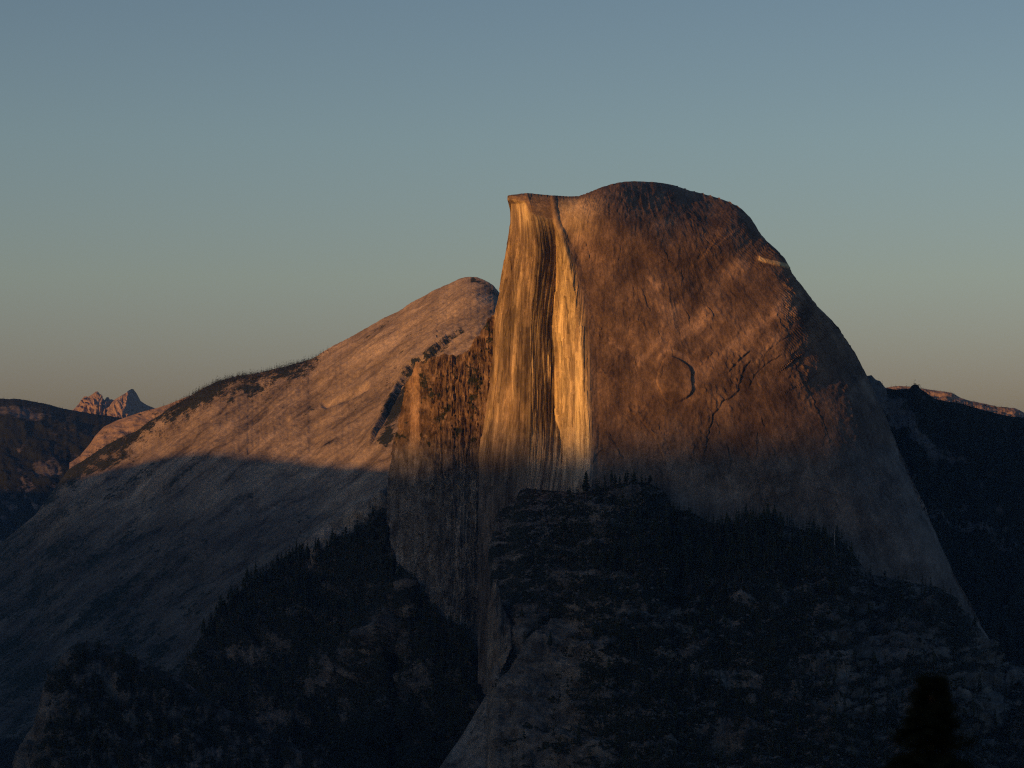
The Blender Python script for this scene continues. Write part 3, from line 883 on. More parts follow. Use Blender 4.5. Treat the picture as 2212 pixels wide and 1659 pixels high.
# forest spur at the wall's foot
SPUR_TOP = [(300, 1560), (360, 1500), (377, 1475), (400, 1434), (431, 1380), (474, 1318), (517, 1278), (548, 1254), (600, 1214), (650, 1178), (691, 1140),
            (740, 1108), (790, 1074), (836, 1042), (842, 1100), (850, 1188), (862, 1220), (885, 1243), (897, 1276), (939, 1314), (966, 1342), (993, 1350),
            (1017, 1381), (1032, 1405), (1045, 1470), (1060, 1540), (1120, 1720)]


def spur_relief(px, py, d):
    h = 22 * fbm(px / 120, py / 90, 131, 4) + 7 * ridged(px / 40, py / 46, 132, 4) + 3 * fbm(px / 12, py / 12, 133, 3)
    g = polydist(px, py, [(885, 1290), (840, 1360), (760, 1440), (690, 1520), (620, 1620)])
    h += 26 * np.exp(-(g[0] / 34) ** 2)
    g = polydist(px, py, [(600, 1400), (700, 1330), (800, 1290)])
    h -= 16 * np.exp(-(g[0] / 40) ** 2)
    return h * sstep(0, 40, d)


def spur_colour(px, py, d):
    veg = 0.70 + 0.30 * fbm(px / 44, py / 34, 134, 4)
    rampl = lin([(650, 1178), (691, 1140), (836, 1042), (850, 1040)])
    below = py - rampl(px)
    veg -= 1.2 * sstep(66, 50, below) * sstep(640, 690, px) * sstep(846, 838, px)
    g = polydist(px, py, [(870, 1300), (845, 1350), (790, 1420), (730, 1470), (690, 1500)])
    veg -= 0.48 * np.exp(-(g[0] / 30) ** 2) * sstep(-0.3, 0.2, fbm(px / 24, py / 20, 135, 3) + .1)
    veg -= 0.45 * np.exp(-((px - 590) / 50) ** 2 - ((py - 1560) / 36) ** 2)
    veg -= 0.33 * np.exp(-((px - 560) / 70) ** 2 - ((py - 1400) / 26) ** 2)
    veg -= 0.35 * np.exp(-((px - 900) / 40) ** 2 - ((py - 1480) / 40) ** 2)
    tone = 0.38 + 0.12 * fbm(px / 10, py / 40, 136, 3) + 0.5 * sstep(60, 44, below) * sstep(640, 690, px)
    return tone, veg, 0 * px


spur, G_SPUR = slope('forest_spur', SPUR_TOP, [(300, 2300), (1120, 2300)],
                     [(300, 4700), (500, 4900), (700, 4950), (780, 4850), (836, 4660), (850, 4480), (900, 4380), (970, 4300), (1030, 4240), (1120, 4150)],
                     [(300, 3700), (1120, 3600)], 300, 1120, 400, 320, M_APRON, spur_relief, spur_colour, power=1.0, tops=0.8, back=(400, 200), vpow=1.1)

# dark rounded knob at the lower left
KNOB_TOP = [(-60, 1760), (29, 1658), (38.7, 1628), (54, 1593), (77, 1558), (85, 1516), (97, 1477), (120, 1439), (135, 1412), (155, 1394), (170, 1389), (186, 1386), (217, 1388),
            (248, 1400), (286, 1417), (325, 1437), (387, 1462), (450, 1510), (560, 1570), (700, 1640), (820, 1720)]


def knob_colour(px, py, d):
    veg = 0.50 + 0.34 * fbm(px / 36, py / 30, 141, 4)
    g = polydist(px, py, [(300 / 1.0, 1450), (318, 1480), (330, 1500)])
    g2 = polydist(px, py, [(300, 1445), (312, 1475), (330, 1500)])
    veg -= 0.0 * g[0]
    g3 = polydist(px, py, [(95, 1530), (80, 1580), (60, 1630), (45, 1680)])
    veg -= 0.55 * np.exp(-(g3[0] / 22) ** 2)
    g4 = polydist(px, py, [(300 * .387 + 100, 1440), (230, 1465), (243, 1492)])
    veg -= 0.5 * np.exp(-(g4[0] / 12) ** 2)
    return 0.40 + 0.12 * fbm(px / 9, py / 36, 142, 3), veg + 0.08, 0 * px


knob, G_KNOB = slope('rock_knob', KNOB_TOP, [(-60, 2300), (820, 2300)], [(-60, 3700), (200, 3900), (820, 3700)], [(-60, 3100), (820, 3000)],
                     -60, 820, 300, 200, M_APRON, lambda px, py, d: (9 * fbm(px / 50, py / 50, 143, 4) + 5 * ridged(px / 22, py / 60, 144, 3)) * sstep(-4, 30, d),
                     knob_colour, roundw=40, tops=1.0, back=(300, 200), jag=1.5)

# wooded apron below the dome
APRON_TOP = [(900, 1740), (940, 1672), (958, 1645), (1000, 1585), (1040, 1517), (1056, 1488), (1059.5, 1440), (1060.5, 1320), (1061.5, 1210), (1064, 1170), (1070, 1120),
             (1077, 1101), (1092, 1096), (1108, 1086), (1116, 1074), (1122, 1060), (1138, 1054), (1150, 1057), (1215, 1061), (1245, 1066), (1290, 1056), (1330, 1046), (1361, 1042), (1397, 1042), (1424, 1055),
             (1444, 1072), (1446, 1092), (1460, 1101), (1491, 1105), (1521, 1122), (1546, 1135), (1568, 1139), (1604, 1129), (1638, 1124), (1677, 1126),
             (1700, 1137), (1762, 1151), (1812, 1164), (1840, 1195), (1878, 1240), (1956, 1256), (2033, 1270), (2045, 1293), (2087, 1322), (2126, 1370),
             (2145, 1394), (2169, 1428), (2212, 1437), (2420, 1480)]


def apron_relief(px, py, d):
    h = 16 * fbm(px / 150, py / 70, 151, 4) + 6 * ridged(px / 60, py / 22, 152, 4) + 2.4 * fbm(px / 14, py / 8, 153, 3)
    h += 5 * ridged(px / 90 + perlin(px / 50, py / 40, 156), py / 30, 154, 3)
    ck = polydist(px, py, [(1250, 1285), (1180, 1345), (1120, 1402), (1084, 1455), (1045, 1530), (1005, 1600), (975, 1665), (950, 1720)])
    return h * sstep(0, 36, d) * (0.35 + 0.65 * sstep(1080, 1300, px)) - 7 * np.exp(-(ck[0] / 6) ** 2) * sstep(0, 20, d)


def apron_colour(px, py, d):
    veg = 0.66 + 0.40 * fbm(px / 70, py / 22, 155, 5, 0.62)
    veg += 0.3 * np.exp(-((px - 1580) / 240) ** 2 - ((py - 1215) / 55) ** 2)
    left = sstep(0, 1, (1330 - px - (py - 1310) * -0.55) / 140) * sstep(1290, 1360, py)
    veg -= 0.34 * left * sstep(1400, 1180, px)
    veg -= 0.22 * np.exp(-((px - 1230) / 60) ** 2 - ((py - 1250) / 60) ** 2)
    for (x, y, rx, ry) in ((1940, 1400, 90, 22), (1780, 1450, 70, 16), (2110, 1480, 80, 16), (1700, 1280, 120, 5), (1640, 1290, 60, 4), (1870, 1310, 60, 8),
                           (1560, 1470, 80, 14), (2090, 1560, 60, 22), (1560, 1600, 70, 20), (1400, 1330, 60, 12), (1890, 1240, 60, 26), (1330, 1150, 50, 14)):
        veg -= 0.34 * np.exp(-((px - x) / rx) ** 2 - ((py - y) / ry) ** 2)
    ck = polydist(px, py, [(1250, 1285), (1180, 1345), (1120, 1402), (1084, 1455), (1045, 1530), (1005, 1600), (975, 1665), (950, 1720)])
    band = sstep(-2, 6, ck[0] * ck[1] * 1.0) * sstep(90, 40, ck[0]) * sstep(1330, 1420, py)
    veg = veg - 0.55 * sstep(1300, 1400, py) * sstep(1075, 1050, px - 0.0) + 0.35 * np.exp(-(ck[0] / 5) ** 2)
    veg = veg - 0.25 * sstep(120, 30, ck[0]) * sstep(1330, 1400, py)
    lr = sstep(1650, 1850, px) * sstep(1340, 1420, py) * sstep(1640, 1540, py)
    veg -= 0.42 * lr * sstep(-0.15, 0.25, fbm(px / 60, py / 11, 158, 4))
    lft = sstep(1090, 1040, px) * sstep(1400, 1470, py)
    return 0.47 + 0.2 * fbm(px / 26, py / 10, 157, 4) + 0.3 * lft + 0.1 * fbm((px + py) / 8, (px - py) / 60, 159, 3) * sstep(160, 60, ck[0]), veg, 0 * px


def apron_dtop():
    xs = np.linspace(1064, 2150, 70)
    ys = lin(APRON_TOP)(xs)
    d = dome_depth(xs, ys + 6) + rounding(xs[None], ys[None] + 6)[0] - 14
    return [(900, 4010), (1000, 4080), (1050, float(d[0]) - 60), (1062, float(d[0]))] + list(zip(xs, d)) + [(2200, float(d[-1]) - 60), (2420, float(d[-1]) - 260)]


apron, G_APRON = slope('wooded_apron', APRON_TOP, [(900, 2350), (2420, 2350)], apron_dtop(), [(900, 3050), (1500, 2850), (2420, 2800)],
                       900, 2420, 620, 350, M_APRON, apron_relief, apron_colour, power=0.72, tops=1.0, back=(60, 60), vpow=1.25)

# pale flake leaning on the lower end of the wall
FLAKE_TOP = [(1056, 1330), (1059, 1296), (1063, 1268), (1067, 1256), (1071, 1258), (1075, 1266), (1079, 1274), (1082, 1292), (1086, 1311), (1093, 1326), (1101, 1338), (1104, 1360), (1106, 1392)]
_i = np.abs(G_APRON['PX'][:, 0] - 1085).argmin()
_j = np.abs(G_APRON['PY'][_i] - 1350).argmin()
d_fl = float(G_APRON['P'][_i, _j, 1]) - 22
_j = np.abs(G_APRON['PY'][_i] - 1450).argmin()
d_fb = float(G_APRON['P'][_i, _j, 1]) - 14
flake_o, G_FLAKE = slope('leaning_flake', FLAKE_TOP, [(1056, 1490), (1071, 1478), (1085, 1446), (1094, 1428), (1106, 1405)],
                         [(1056, d_fl + 34), (1080, d_fl), (1106, d_fl - 4)], [(1056, d_fb + 20), (1080, d_fb), (1106, d_fb + 6)],
                         1056, 1106, 90, 120, M_BUTT, lambda px, py, d: 1.6 * ridged(px / 9, py / 90, 145, 3) * sstep(0, 6, d) + 0.8 * fbm(px / 4, py / 16, 146, 3),
                         lambda px, py, d: (0.40 + 0.1 * fbm(px / 5, py / 60, 147, 3), 0 * px, 0 * px), tops=0.4, back=(40, 30), vpow=1.0, jag=1.0)

# ----------------------------------------------------------------- land out of view
def sheet(name, x0, x1, y0, y1, nx, ny, zf, mat):
    X, Y = np.meshgrid(np.linspace(x0, x1, nx), np.linspace(y0, y1, ny), indexing='ij')
    P = np.stack([X, Y, zf(X, Y)], -1)
    o = grid_mesh(name, P, mat, (0.5 + 0 * X, 0.8 + 0 * X, 0 * X))
    o['kind'] = 'structure'
    return link(o)


valley = sheet('valley_floor', -40000, 40000, -30000, 50000, 161, 161, lambda X, Y: -900 + 25 * fbm(X / 3000, Y / 3000, 161, 3), M_WOODED)
# overlook ledge under the camera, falling away to the valley
overlook = sheet('overlook_ledge', -220, 220, -260, 120, 90, 90,
                 lambda X, Y: -1.75 - np.where(Y > 2, 0.42 * (Y - 2) + 0.0009 * np.maximum(Y - 2, 0) ** 2, 0.02 * Y) - np.maximum(Y - 70, 0) ** 2 * 0.05
                 + 0.5 * fbm(X / 14, Y / 14, 162, 4) * sstep(2, 12, np.hypot(X, Y)), M_APRON)
# high western ridge behind the camera; its evening shadow climbs the scene
PERP = np.array([math.cos(SUN_AZ), -math.sin(SUN_AZ)])
WEST_T = 9000.0
WEST = smooth_lin([(-20000, 470), (-5400, 490), (-4600, 570), (-3700, 588), (-3300, 594), (-3000, 602), (-2850, 614), (-2730, 636), (-2600, 645), (-1800, 610), (0, 570), (9000, 550)], 120)


NORTH_T = -800.0
NORTH = smooth_lin([(-20000, 200), (-9000, 230), (-8200, 230), (-7392, 215), (-7202, 235), (-7070, 256), (-6993, 276), (-6711, 304), (-6555, 308), (-6300, 290), (-6057, 274),
                    (-5900, 258), (-5600, 250), (-5000, 220)], 90)


def rim(name, s0, s1, WEST_T, WEST, near, far, amp):
    s = np.linspace(s0, s1, 700)
    t = np.concatenate([np.linspace(-near, 0, 14), np.linspace(0, far, 14)[1:]])
    Sg, Tg = np.meshgrid(s, t, indexing='ij')
    H = WEST(s)[:, None] + amp * fbm(s / 150, 0 * s, 171, 4)[:, None]
    f = np.where(Tg <= 0, np.abs(Tg) / near, np.abs(Tg) / far)
    Z = H * (1 - f) - 900 * f ** 1.2 - 0.0
    XY = SUN_H[None, None] * (WEST_T + Tg[..., None]) + PERP[None, None] * Sg[..., None]
    P = np.concatenate([XY, Z[..., None]], -1)
    o = grid_mesh(name, P, M_WOODED, (0.5 + 0 * Z, 0.75 + 0 * Z, 0 * Z))
    o['kind'] = 'structure'
    return link(o)


west = rim('western_ridge', -20000, 9000, WEST_T, WEST, 3000, 3500, 13.0)
# unseen northern rim at the left, added to sharpen the bright ridge's shadow edge
north = rim('northern_rim', -20000, -5000, NORTH_T, NORTH, 1100, 1500, 4.0)

# ----------------------------------------------------------------- conifers
def conifer(seed, tiers, per, H=20.0, R=3.6, bare=0.14, cards=1, taper=0.85):
    r = np.random.default_rng(seed)
    V = []; F = []
    for k in range(tiers):
        f = (k + 0.3 * r.uniform(-1, 1)) / (tiers - 1)
        f = min(max(f, 0), 1)
        z = H * (bare + (0.985 - bare) * f)
        rr = R * (1 - f) ** taper * r.uniform(0.72, 1.15) + 0.18
        if f < 0.12:
            rr *= 0.75
        a0 = r.uniform(0, 6.28)
        for j in range(per):
            if r.random() < 0.10:
                continue
            for c in range(cards):
                a = a0 + 6.283 * j / per + r.uniform(-0.25, 0.25)
                L = rr * r.uniform(0.65, 1.2)
                dz = -0.30 * L + r.uniform(-0.25, 0.2) * H / 20
                w = L * 0.46 * r.uniform(0.8, 1.3)
                ca, sa = math.cos(a), math.sin(a)
                b = len(V)
                zz = z + r.uniform(-0.3, 0.3) * H / 20
                V += [(0, 0, zz + 0.05 * H), (ca * L * .55 - sa * w, sa * L * .55 + ca * w, zz + dz * .75),
                      (ca * L, sa * L, zz + dz), (ca * L * .55 + sa * w, sa * L * .55 - ca * w, zz + dz * .75)]
                F += [(b, b + 1, b + 2), (b, b + 2, b + 3)]
    b = len(V)
    for j in range(3):
        a = 6.283 * j / 3
        V.append((0.12 * R * math.cos(a), 0.12 * R * math.sin(a), H * 0.88))
    V.append((0, 0, H))
    F += [(b, b + 1, b + 3), (b + 1, b + 2, b + 3), (b + 2, b, b + 3)]
    return np.array(V), np.array(F)


def trunk(H=20.0, r0=0.42, sides=5, top=0.93):
    V = []; F = []
    for k, f in enumerate((-0.08, 0.3, 0.65, top)):
        rr = r0 * (1 - 0.86 * max(f, 0))
        for j in range(sides):
            a = 6.283 * j / sides
            V.append((rr * math.cos(a), rr * math.sin(a), H * f))
    for k in range(3):
        for j in range(sides):
            a = k * sides + j; c = k * sides + (j + 1) % sides
            F += [(a, c, c + sides), (a, c + sides, a + sides)]
    return np.array(V), np.array(F)


CROWNS = [tri_mesh('crown', *conifer(40 + i, 15, 7, 20, rad, bare, 1, tp), M_NEEDLE) for i, (rad, bare, tp) in
          enumerate(((3.4, .10, .85), (2.7, .16, .8), (4.2, .12, .75), (3.0, .30, .5), (3.7, .08, .9), (2.3, .10, .8), (4.4, .38, .42), (3.4, .26, .6)))]
TRUNKS = [tri_mesh('trunk', *trunk(), M_BARK)]


def plant(name, p, h, label, group=None, k=None, lean=0.0, cat='tree'):
    e = bpy.data.objects.new(name, None)
    link(e)
    e.empty_display_size = 2
    e.location = p
    sc = h / 20.0
    w = sc * random.uniform(1.1, 1.6)
    e.scale = (w, w, sc)
    e.rotation_euler = (random.uniform(-1, 1) * 0.03, lean + random.uniform(-1, 1) * 0.03, random.uniform(0, 6.28))
    e['label'] = label
    e['category'] = cat
    if group:
        e['group'] = group
    k = random.randrange(len(CROWNS)) if k is None else k
    link(bpy.data.objects.new('trunk', TRUNKS[0]), e)
    link(bpy.data.objects.new('crown', CROWNS[k]), e)
    return e


LOW = []
for i in range(8):
    cv, cf = conifer(80 + i, 7, 6, 20, 2.6 + 0.35 * (i % 5), 0.12 + 0.2 * (i % 3 == 0), 1, 0.85 - 0.35 * (i % 3 == 0))
    tv, tf_ = trunk(20, 0.4, 3)
    LOW.append((np.concatenate([cv, tv]), np.concatenate([cf, tf_ + len(cv)]), len(cf)))


FAR_LOW = []
for i in range(6):
    cv, cf = conifer(180 + i, 4, 5, 20, 2.8 + 0.4 * (i % 4), 0.12)
    tv, tf_ = trunk(20, 0.4, 3)
    FAR_LOW.append((np.concatenate([cv, tv[:6]]), np.concatenate([cf, tf_[:6] + len(cv)]), len(cf)))


def forest(name, pts, hs, label, kinds=LOW):
    Vs = []; Fs = []; Ms = []; off = 0
    for p, h in zip(pts, hs):
        v, f, nc = kinds[rng.integers(len(kinds))]
        a = rng.uniform(0, 6.28); c, s_ = math.cos(a), math.sin(a)
        w = h / 20 * rng.uniform(1.05, 1.55)
        q = np.stack([(v[:, 0] * c - v[:, 1] * s_) * w, (v[:, 0] * s_ + v[:, 1] * c) * w, v[:, 2] * h / 20], -1) + p
        Vs.append(q); Fs.append(f + off); off += len(v)
        m = np.zeros(len(f), np.int32); m[nc:] = 1
        Ms.append(m)
    me = tri_mesh(name, np.concatenate(Vs), np.concatenate(Fs), None, mat_idx=np.concatenate(Ms), mats=[M_NEEDLE, M_BARK])
    o = bpy.data.objects.new(name, me)
    o['kind'] = 'stuff'
    o['label'] = label
    o['category'] = 'forest'
    return link(o)


def pick(G, weight, n, ylim=1760, margin=2):
    """random ground points of a slope, weighted by weight(px, py, d) and by how much ground each one stands for"""
    PX, PY, P = G['PX'], G['PY'], G['P']
    du = np.gradient(PX, axis=0); dv = np.gradient(PY, axis=1)
    w = np.clip(weight(PX, PY, PY - PY[:, :1]), 0, None) * np.abs(du * dv) * (PY < ylim)
    w[:margin] = 0; w[-margin:] = 0; w[:, -margin:] = 0
    w = (w / w.sum()).ravel()
    i = rng.choice(w.size, size=n, replace=False, p=w)
    return P.reshape(-1, 3)[i], PX.ravel()[i], PY.ravel()[i]


def at(G, px, py):
    i = np.abs(G['PX'][:, 0] - px).argmin()
    j = np.abs(G['PY'][i] - py).argmin()
    return G['P'][i, j]


H_ = lambda n, a, b: rng.triangular(0.6 * a, a + 0.3 * (b - a), 1.15 * b, n)

# forest along the left crest of the bright ridge and in its gullies
tl = lin([(100, 1070), (131, 1038), (229, 962), (327, 906), (431, 842), (555, 806), (676, 775), (745, 735)])
p, _, _ = pick(G_CREST, lambda x, y, d: (np.exp(-np.maximum(d, 0) / 8) * sstep(330, 440, x) * sstep(735, 640, x) * 5
               + 0.9 * sstep(0.05, 0.4, fbm(x / 26, y / 16, 181, 3) + 0.55 * np.exp(-d / 26)) * sstep(70, 14, d) * sstep(700, 600, x) * sstep(140, 230, x)
               + 0.5 * np.exp(-((x - 862) / 16) ** 2 - ((y - 865) / 36) ** 2) + 0.7 * np.exp(-((x - 1062) / 14) ** 2 - ((y - 632) / 7) ** 2)
               + 0.03 * sstep(0.2, 0.6, fbm(x / 40, y / 30, 182, 3)) * sstep(980, 1060, y)), 2600)
forest('pine_forest', p, H_(len(p), 8, 19), 'dark conifers along the crest and gullies of the pale sunlit ridge', FAR_LOW)
p, _, _ = pick(G_HILL, lambda x, y, d: (np.exp(-d / 5) * 3 + sstep(0.4, 0.7, np.interp(0, [0, 1], [1, 1]) * (0.72 + 0.34 * fbm(x / 60, y / 26, 103, 4)))) * sstep(440, 380, x) * sstep(-30, 0, x), 1100)
forest('pine_forest', p, H_(len(p), 7, 13), 'far conifers covering the dark hills at the left', FAR_LOW)
p, _, _ = pick(G_SLAB, lambda x, y, d: np.exp(-d / 2.5) * sstep(300, 340, x) + 0.05 + np.exp(-((d - 45) / 8) ** 2), 160)
forest('pine_forest', p, H_(len(p), 9, 16), 'thin line of conifers on the small sunlit spur below the far peaks', FAR_LOW)
p, _, _ = pick(G_RR, lambda x, y, d: (np.exp(-d / 7) * 4 * sstep(1905, 1925, x) + 0.8) * sstep(1880, 1960, x + 0.1 * (y - 900)) * sstep(1250, 1000, y), 1500)
forest('pine_forest', p, H_(len(p), 7, 12), 'dark conifers covering the shaded ridge right of the dome', FAR_LOW)
p, _, _ = pick(G_RL, lambda x, y, d: np.exp(-d / 3) + 0.25 * sstep(0.1, 0.4, fbm(x / 13, y / 5, 127, 4)) * sstep(40, 20, d), 220)
forest('pine_forest', p, H_(len(p), 6, 9), 'scattered small conifers on the sunlit skyline at the right', FAR_LOW)

# spur: crest trees one by one, the rest as forest
def spur_w(x, y, d):
    rampl = lin([(300, 1300), (560, 1215), (650, 1185), (691, 1172), (790, 1120), (836, 1085), (850, 1100)])
    base = sstep(14, 36, y - rampl(x)) * sstep(0.36, 0.55, spur_colour(x, y, d)[1])
    return base * (0.25 + sstep(1480, 1250, y)) * sstep(1040, 960, x)


p, _, _ = pick(G_SPUR, spur_w, 1700)
forest('pine_forest', p, H_(len(p), 14, 25), 'black mass of conifers on the spur at the foot of the sheer wall')
n_spur = 0
for x in np.linspace(440, 836, 62):
    x += random.uniform(-4, 4)
    y = float(lin([(431, 1384), (474, 1322), (517, 1284), (548, 1262), (600, 1226), (650, 1200), (700, 1200), (760, 1185), (800, 1168), (836, 1150)])(x)) + random.uniform(-4, 16)
    lab, grp = (('dark conifer silhouetted on the low left end of the wooded spur crest', 'conifers on the low end of the spur crest') if x < 570 else
                ('dark conifer silhouetted midway along the wooded spur crest', 'conifers midway along the spur crest') if x < 700 else
                ('dark conifer on the upper spur crest before the bare slab ramp', 'conifers on the upper spur crest'))
    plant('conifer_tree', at(G_SPUR, x, y), random.triangular(10, 44, 26), lab, grp)
p, px_, py_ = pick(G_SPUR, lambda x, y, d: spur_w(x, y, d) * sstep(1420, 1300, y), 60)
for q, x, y in zip(p, px_, py_):
    lab, grp = (('dark conifer in the forest close under the foot of the sheer wall', 'conifers under the wall foot') if x > 800 else
                ('dark conifer in the forest just below the spur crest', 'conifers below the spur crest') if y < 1330 else
                ('dark conifer on the lower spur slope above the dark cliffs', 'conifers on the lower spur slope'))
    plant('conifer_tree', q, random.uniform(18, 30), lab, grp)
p, _, _ = pick(G_KNOB, lambda x, y, d: sstep(0.42, 0.6, knob_colour(x, y, d)[1]) * sstep(400, 330, x), 500)
forest('pine_forest', p, H_(len(p), 7, 17), 'scrubby conifers on the dark rounded knob at the lower left')

# apron below the dome
def apron_w(x, y, d):
    v = apron_colour(x, y, d)[1]
    return (sstep(0.45, 0.62, v) + 0.10) * (0.3 + 2.6 * np.exp(-((x - 1560) / 260) ** 2 - ((y - 1195) / 60) ** 2)) * sstep(1090, 1150, x + 0.3 * (y - 1400))


p, _, _ = pick(G_APRON, apron_w, 3000, 1720)
forest('pine_forest', p, H_(len(p), 9, 24), 'dark conifers scattered over the ledges and slabs below the dome')
p, px_, py_ = pick(G_APRON, lambda x, y, d: apron_w(x, y, d) * sstep(1050, 1400, y), 120, 1660)
for q, x, y in zip(p, px_, py_):
    where = 'left' if x < 1450 else 'middle' if x < 1800 else 'right'
    high = 'upper' if y < 1330 else 'central' if y < 1490 else 'lowest'
    plant('conifer_tree', q, random.triangular(9, 36, 18), 'dark conifer on the %s slabs, %s part of the slope below the dome' % (high, where),
          'conifers on the %s %s slabs below the dome' % (high, where))
p, px_, py_ = pick(G_APRON, lambda x, y, d: np.exp(-((x - 1560) / 220) ** 2 - ((y - 1200) / 55) ** 2), 45, 1660)
for q in p:
    plant('conifer_tree', q, random.uniform(24, 38), 'tall dark conifer in the dense grove on the bench below the rounded dome face', 'conifers in the grove')
for x, y, h, k, lab in ((1612, 1134, 34, 1, 'tall narrow conifer, left of the three standing against the dome foot'),
                        (1627, 1133, 27, 4, 'shorter bushy conifer, middle of the three standing against the dome foot'),
                        (1648, 1131, 26, 5, 'slim conifer, right of the three standing against the dome foot'),
                        (1265, 1078, 42, 3, 'tall ragged conifer at the foot of the brightest golden wall panel'),
                        (1226, 1068, 14, 4, 'small conifer left of the tall ragged one at the foot of the golden wall'),
                        (1308, 1064, 24, 1, 'conifer beside the shaded corner right of the golden wall foot'),
                        (1322, 1060, 26, 3, 'conifer on the small rise right of the golden wall foot'),
                        (1370, 1062, 24, 2, 'broad conifer on top of the small rise below the dome'),
                        (1094, 1428, 24, 3, 'lone open pine beside the pale leaning flake at the lower end of the wall'),
                        (1757, 1149, 22, 2, 'short conifer under the dark alcove in the dome foot')):
    g = G_APRON
    plant('conifer_tree', at(g, x, y), h, lab, k=k)
for x, y, h in ((1330, 1058, 20), (1340, 1060, 17), (1352, 1054, 19), (1386, 1056, 16), (1400, 1058, 18), (1415, 1066, 15)):
    plant('conifer_tree', at(G_APRON, x, y), h, 'conifer in the clump crowning the small rise below the dome', 'clump on the small rise')

# bare dead trunk on the rubble right of the grove
sn = bpy.data.objects.new('dead_snag', None)
link(sn)
sn.location = at(G_APRON, 1798, 1208)
sn['label'] = 'tall bare dead tree trunk, pale, standing on the rubble below the dome'
sn['category'] = 'dead tree'
link(bpy.data.objects.new('trunk', tri_mesh('trunk', *trunk(38, 0.95, 6, 0.99), M_SNAG)), sn)
bv = []; bf_ = []
for k in range(7):
    a = k * 2.3; z = 17 + 2.6 * k; L = 2.2 - 0.2 * k
    b = len(bv)
    ca, sa = math.cos(a), math.sin(a)
    bv += [(0, 0, z - .2), (0, 0, z + .2), (ca * .2, sa * .2, z), (ca * L, sa * L, z + 0.5)]
    bf_ += [(b, b + 1, b + 3), (b + 1, b + 2, b + 3), (b + 2, b, b + 3)]
link(bpy.data.objects.new('branch_stubs', tri_mesh('branch_stubs', bv, bf_, M_SNAG)), sn)

# brush and broken rock
t_ = (1 + 5 ** .5) / 2
IV = np.array([(-1, t_, 0), (1, t_, 0), (-1, -t_, 0), (1, -t_, 0), (0, -1, t_), (0, 1, t_), (0, -1, -t_), (0, 1, -t_), (t_, 0, -1), (t_, 0, 1), (-t_, 0, -1), (-t_, 0, 1)]) / 1.9
IF = np.array([(0, 11, 5), (0, 5, 1), (0, 1, 7), (0, 7, 10), (0, 10, 11), (1, 5, 9), (5, 11, 4), (11, 10, 2), (10, 7, 6), (7, 1, 8), (3, 9, 4), (3, 4, 2), (3, 2, 6), (3, 6, 8), (3, 8, 9),
               (4, 9, 5), (2, 4, 11), (6, 2, 10), (8, 6, 7), (9, 8, 1)])


def lumps(name, pts, size, flat, mat, label, cat):
    n = len(pts)
    jit = rng.uniform(0.6, 1.35, (n, 12, 1))
    a = rng.uniform(0, 6.28, n)
    v = IV[None] * jit
    c, s_ = np.cos(a)[:, None], np.sin(a)[:, None]
    sc = rng.uniform(size[0], size[1], (n, 1)) * rng.uniform(0.6, 1.0, (n, 1))
    q = np.stack([(v[..., 0] * c - v[..., 1] * s_) * sc * 1.3, (v[..., 0] * s_ + v[..., 1] * c) * sc, v[..., 2] * sc * flat], -1) + pts[:, None]
    f = IF[None] + 12 * np.arange(n)[:, None, None]
    o = bpy.data.objects.new(name, tri_mesh(name, q.reshape(-1, 3), f.reshape(-1, 3), mat))
    o['kind'] = 'stuff'; o['label'] = label; o['category'] = cat
    return link(o)


p, _, _ = pick(G_APRON, lambda x, y, d: sstep(0.35, 0.6, apron_colour(x, y, d)[1]) * sstep(1100, 1200, x), 5200, 1740)
lumps('brush', p, (1.2, 4.2), 0.6, M_SHRUB, 'low dark brush on the ledges below the dome', 'brush')
p, _, _ = pick(G_SPUR, lambda x, y, d: sstep(0.35, 0.6, spur_colour(x, y, d)[1]) * sstep(1300, 1420, y), 2600, 1740)
lumps('brush', p, (1.5, 5), 0.7, M_SHRUB, 'low dark brush on the cliffs of the wooded spur', 'brush')
p, _, _ = pick(G_APRON, lambda x, y, d: np.exp(-((x - 1890) / 70) ** 2 - ((y - 1250) / 28) ** 2) + 0.6 * np.exp(-((x - 1180) / 50) ** 2 - ((y - 1130) / 50) ** 2)
               + 0.5 * np.exp(-((x - 1330) / 60) ** 2 - ((y - 1110) / 20) ** 2) + 0.25 * np.exp(-((x - 1600) / 120) ** 2 - ((y - 1155) / 10) ** 2) + 0.03, 2600, 1700)
lumps('talus', p, (0.8, 3.2), 0.8, M_TALUS, 'pale broken rock scattered below the foot of the dome', 'rubble')

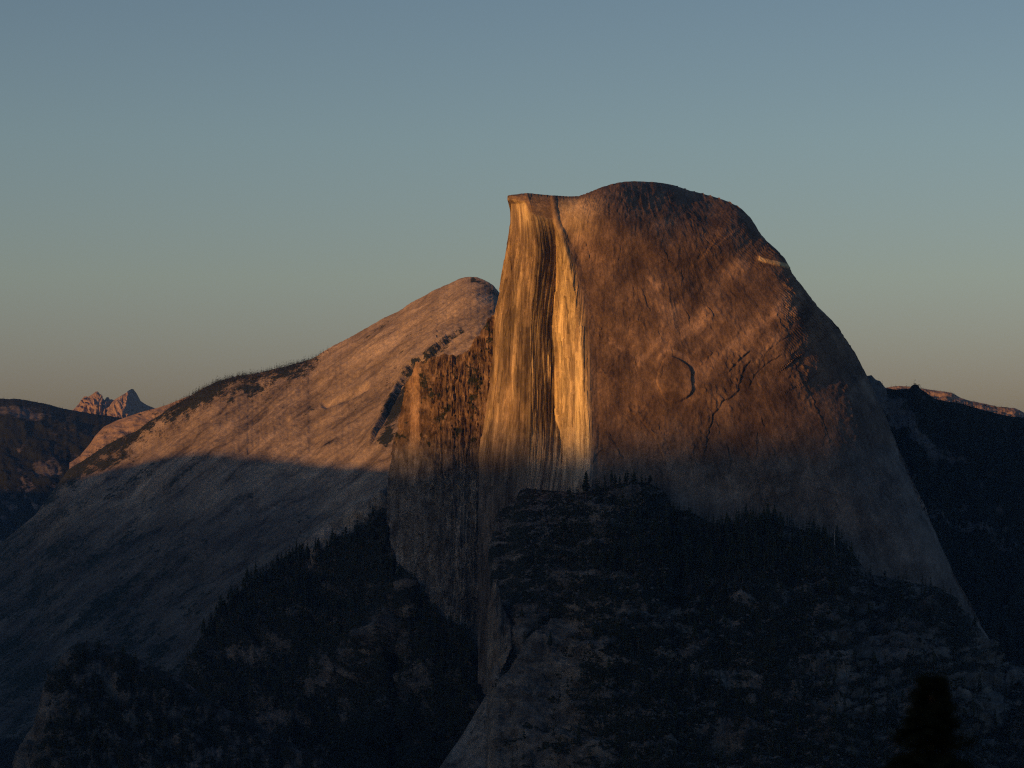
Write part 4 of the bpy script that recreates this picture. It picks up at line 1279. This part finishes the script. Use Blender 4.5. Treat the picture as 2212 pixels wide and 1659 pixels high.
# ----------------------------------------------------------------- near fir top below the overlook, out of focus
def near_fir():
    H = 17.0
    base = pos(2012, 1462, 42.0) - np.array([0, 0, H])
    e = bpy.data.objects.new('fir_tree', None)
    link(e); e.location = base
    e['label'] = 'near dark fir top rising out of focus at the lower right edge'
    e['category'] = 'tree'
    link(bpy.data.objects.new('trunk', tri_mesh('trunk', *trunk(H, 0.24, 8, 0.985), M_BARK)), e)
    r = np.random.default_rng(77)
    V = []; F = []
    z = H - 0.05
    while z > 3.0:
        dpt = H - z
        rr = 0.10 + 0.43 * dpt if dpt < 4.5 else 2.03 + 0.15 * (dpt - 4.5)
        nb = 11 if dpt < 4.5 else 9
        for j in range(nb):
            a = r.uniform(0, 6.28); L = rr * r.uniform(0.7, 1.15)
            ca, sa = math.cos(a), math.sin(a)
            up = 0.25 if dpt < 1.2 else -0.12
            nt_ = int(8 + 26 * min(L, 2))
            for k in range(nt_):
                f = r.uniform(0.08, 1.0)
                x0, y0, z0 = ca * L * f, sa * L * f, z + up * L * f - 0.12 * (L * f) ** 2 * 0.3
                b = a + r.choice((-1, 1)) * r.uniform(0.3, 1.2)
                tl_ = (0.10 + 0.16 * (1 - f * 0.6)) * r.uniform(0.7, 1.3)
                ex, ey, ez = math.cos(b) * tl_, math.sin(b) * tl_, r.uniform(-0.06, 0.07)
                w = 0.035
                i = len(V)
                V += [(x0 - math.sin(b) * w, y0 + math.cos(b) * w, z0), (x0 + math.sin(b) * w, y0 - math.cos(b) * w, z0), (x0 + ex, y0 + ey, z0 + ez),
                      (x0, y0, z0 + w * 1.6)]
                F += [(i, i + 1, i + 2), (i, i + 3, i + 2), (i + 1, i + 3, i + 2)]
        z -= r.uniform(0.06, 0.12) if dpt < 2.6 else 0.3
    link(bpy.data.objects.new('crown', tri_mesh('crown', V, F, M_FIR)), e)


near_fir()

# ----------------------------------------------------------------- evening air
def haze_box():
    x0, x1, y0, y1, z0, z1 = -45000, 45000, -35000, 55000, -990, 1000
    V = [(x, y, z) for x in (x0, x1) for y in (y0, y1) for z in (z0, z1)]
    Q = [(0, 1, 3, 2), (4, 6, 7, 5), (0, 4, 5, 1), (2, 3, 7, 6), (0, 2, 6, 4), (1, 5, 7, 3)]
    me = bpy.data.meshes.new('haze')
    me.from_pydata(V, [], Q)
    mat = bpy.data.materials.new('haze')
    mat.use_nodes = True
    nt = mat.node_tree
    nt.nodes.clear()
    out = nt.nodes.new('ShaderNodeOutputMaterial')
    v = nt.nodes.new('ShaderNodeVolumePrincipled')
    v.inputs['Color'].default_value = (0.36, 0.58, 0.98, 1)
    v.inputs['Density'].default_value = HAZE
    v.inputs['Anisotropy'].default_value = 0.6
    nt.links.new(v.outputs[0], out.inputs['Volume'])
    me.materials.append(mat)
    o = bpy.data.objects.new('haze', me)
    o['kind'] = 'stuff'
    o['label'] = 'thin blue evening haze over the valley'
    o['category'] = 'haze'
    link(o)


HAZE = 1.6e-5
haze_box()
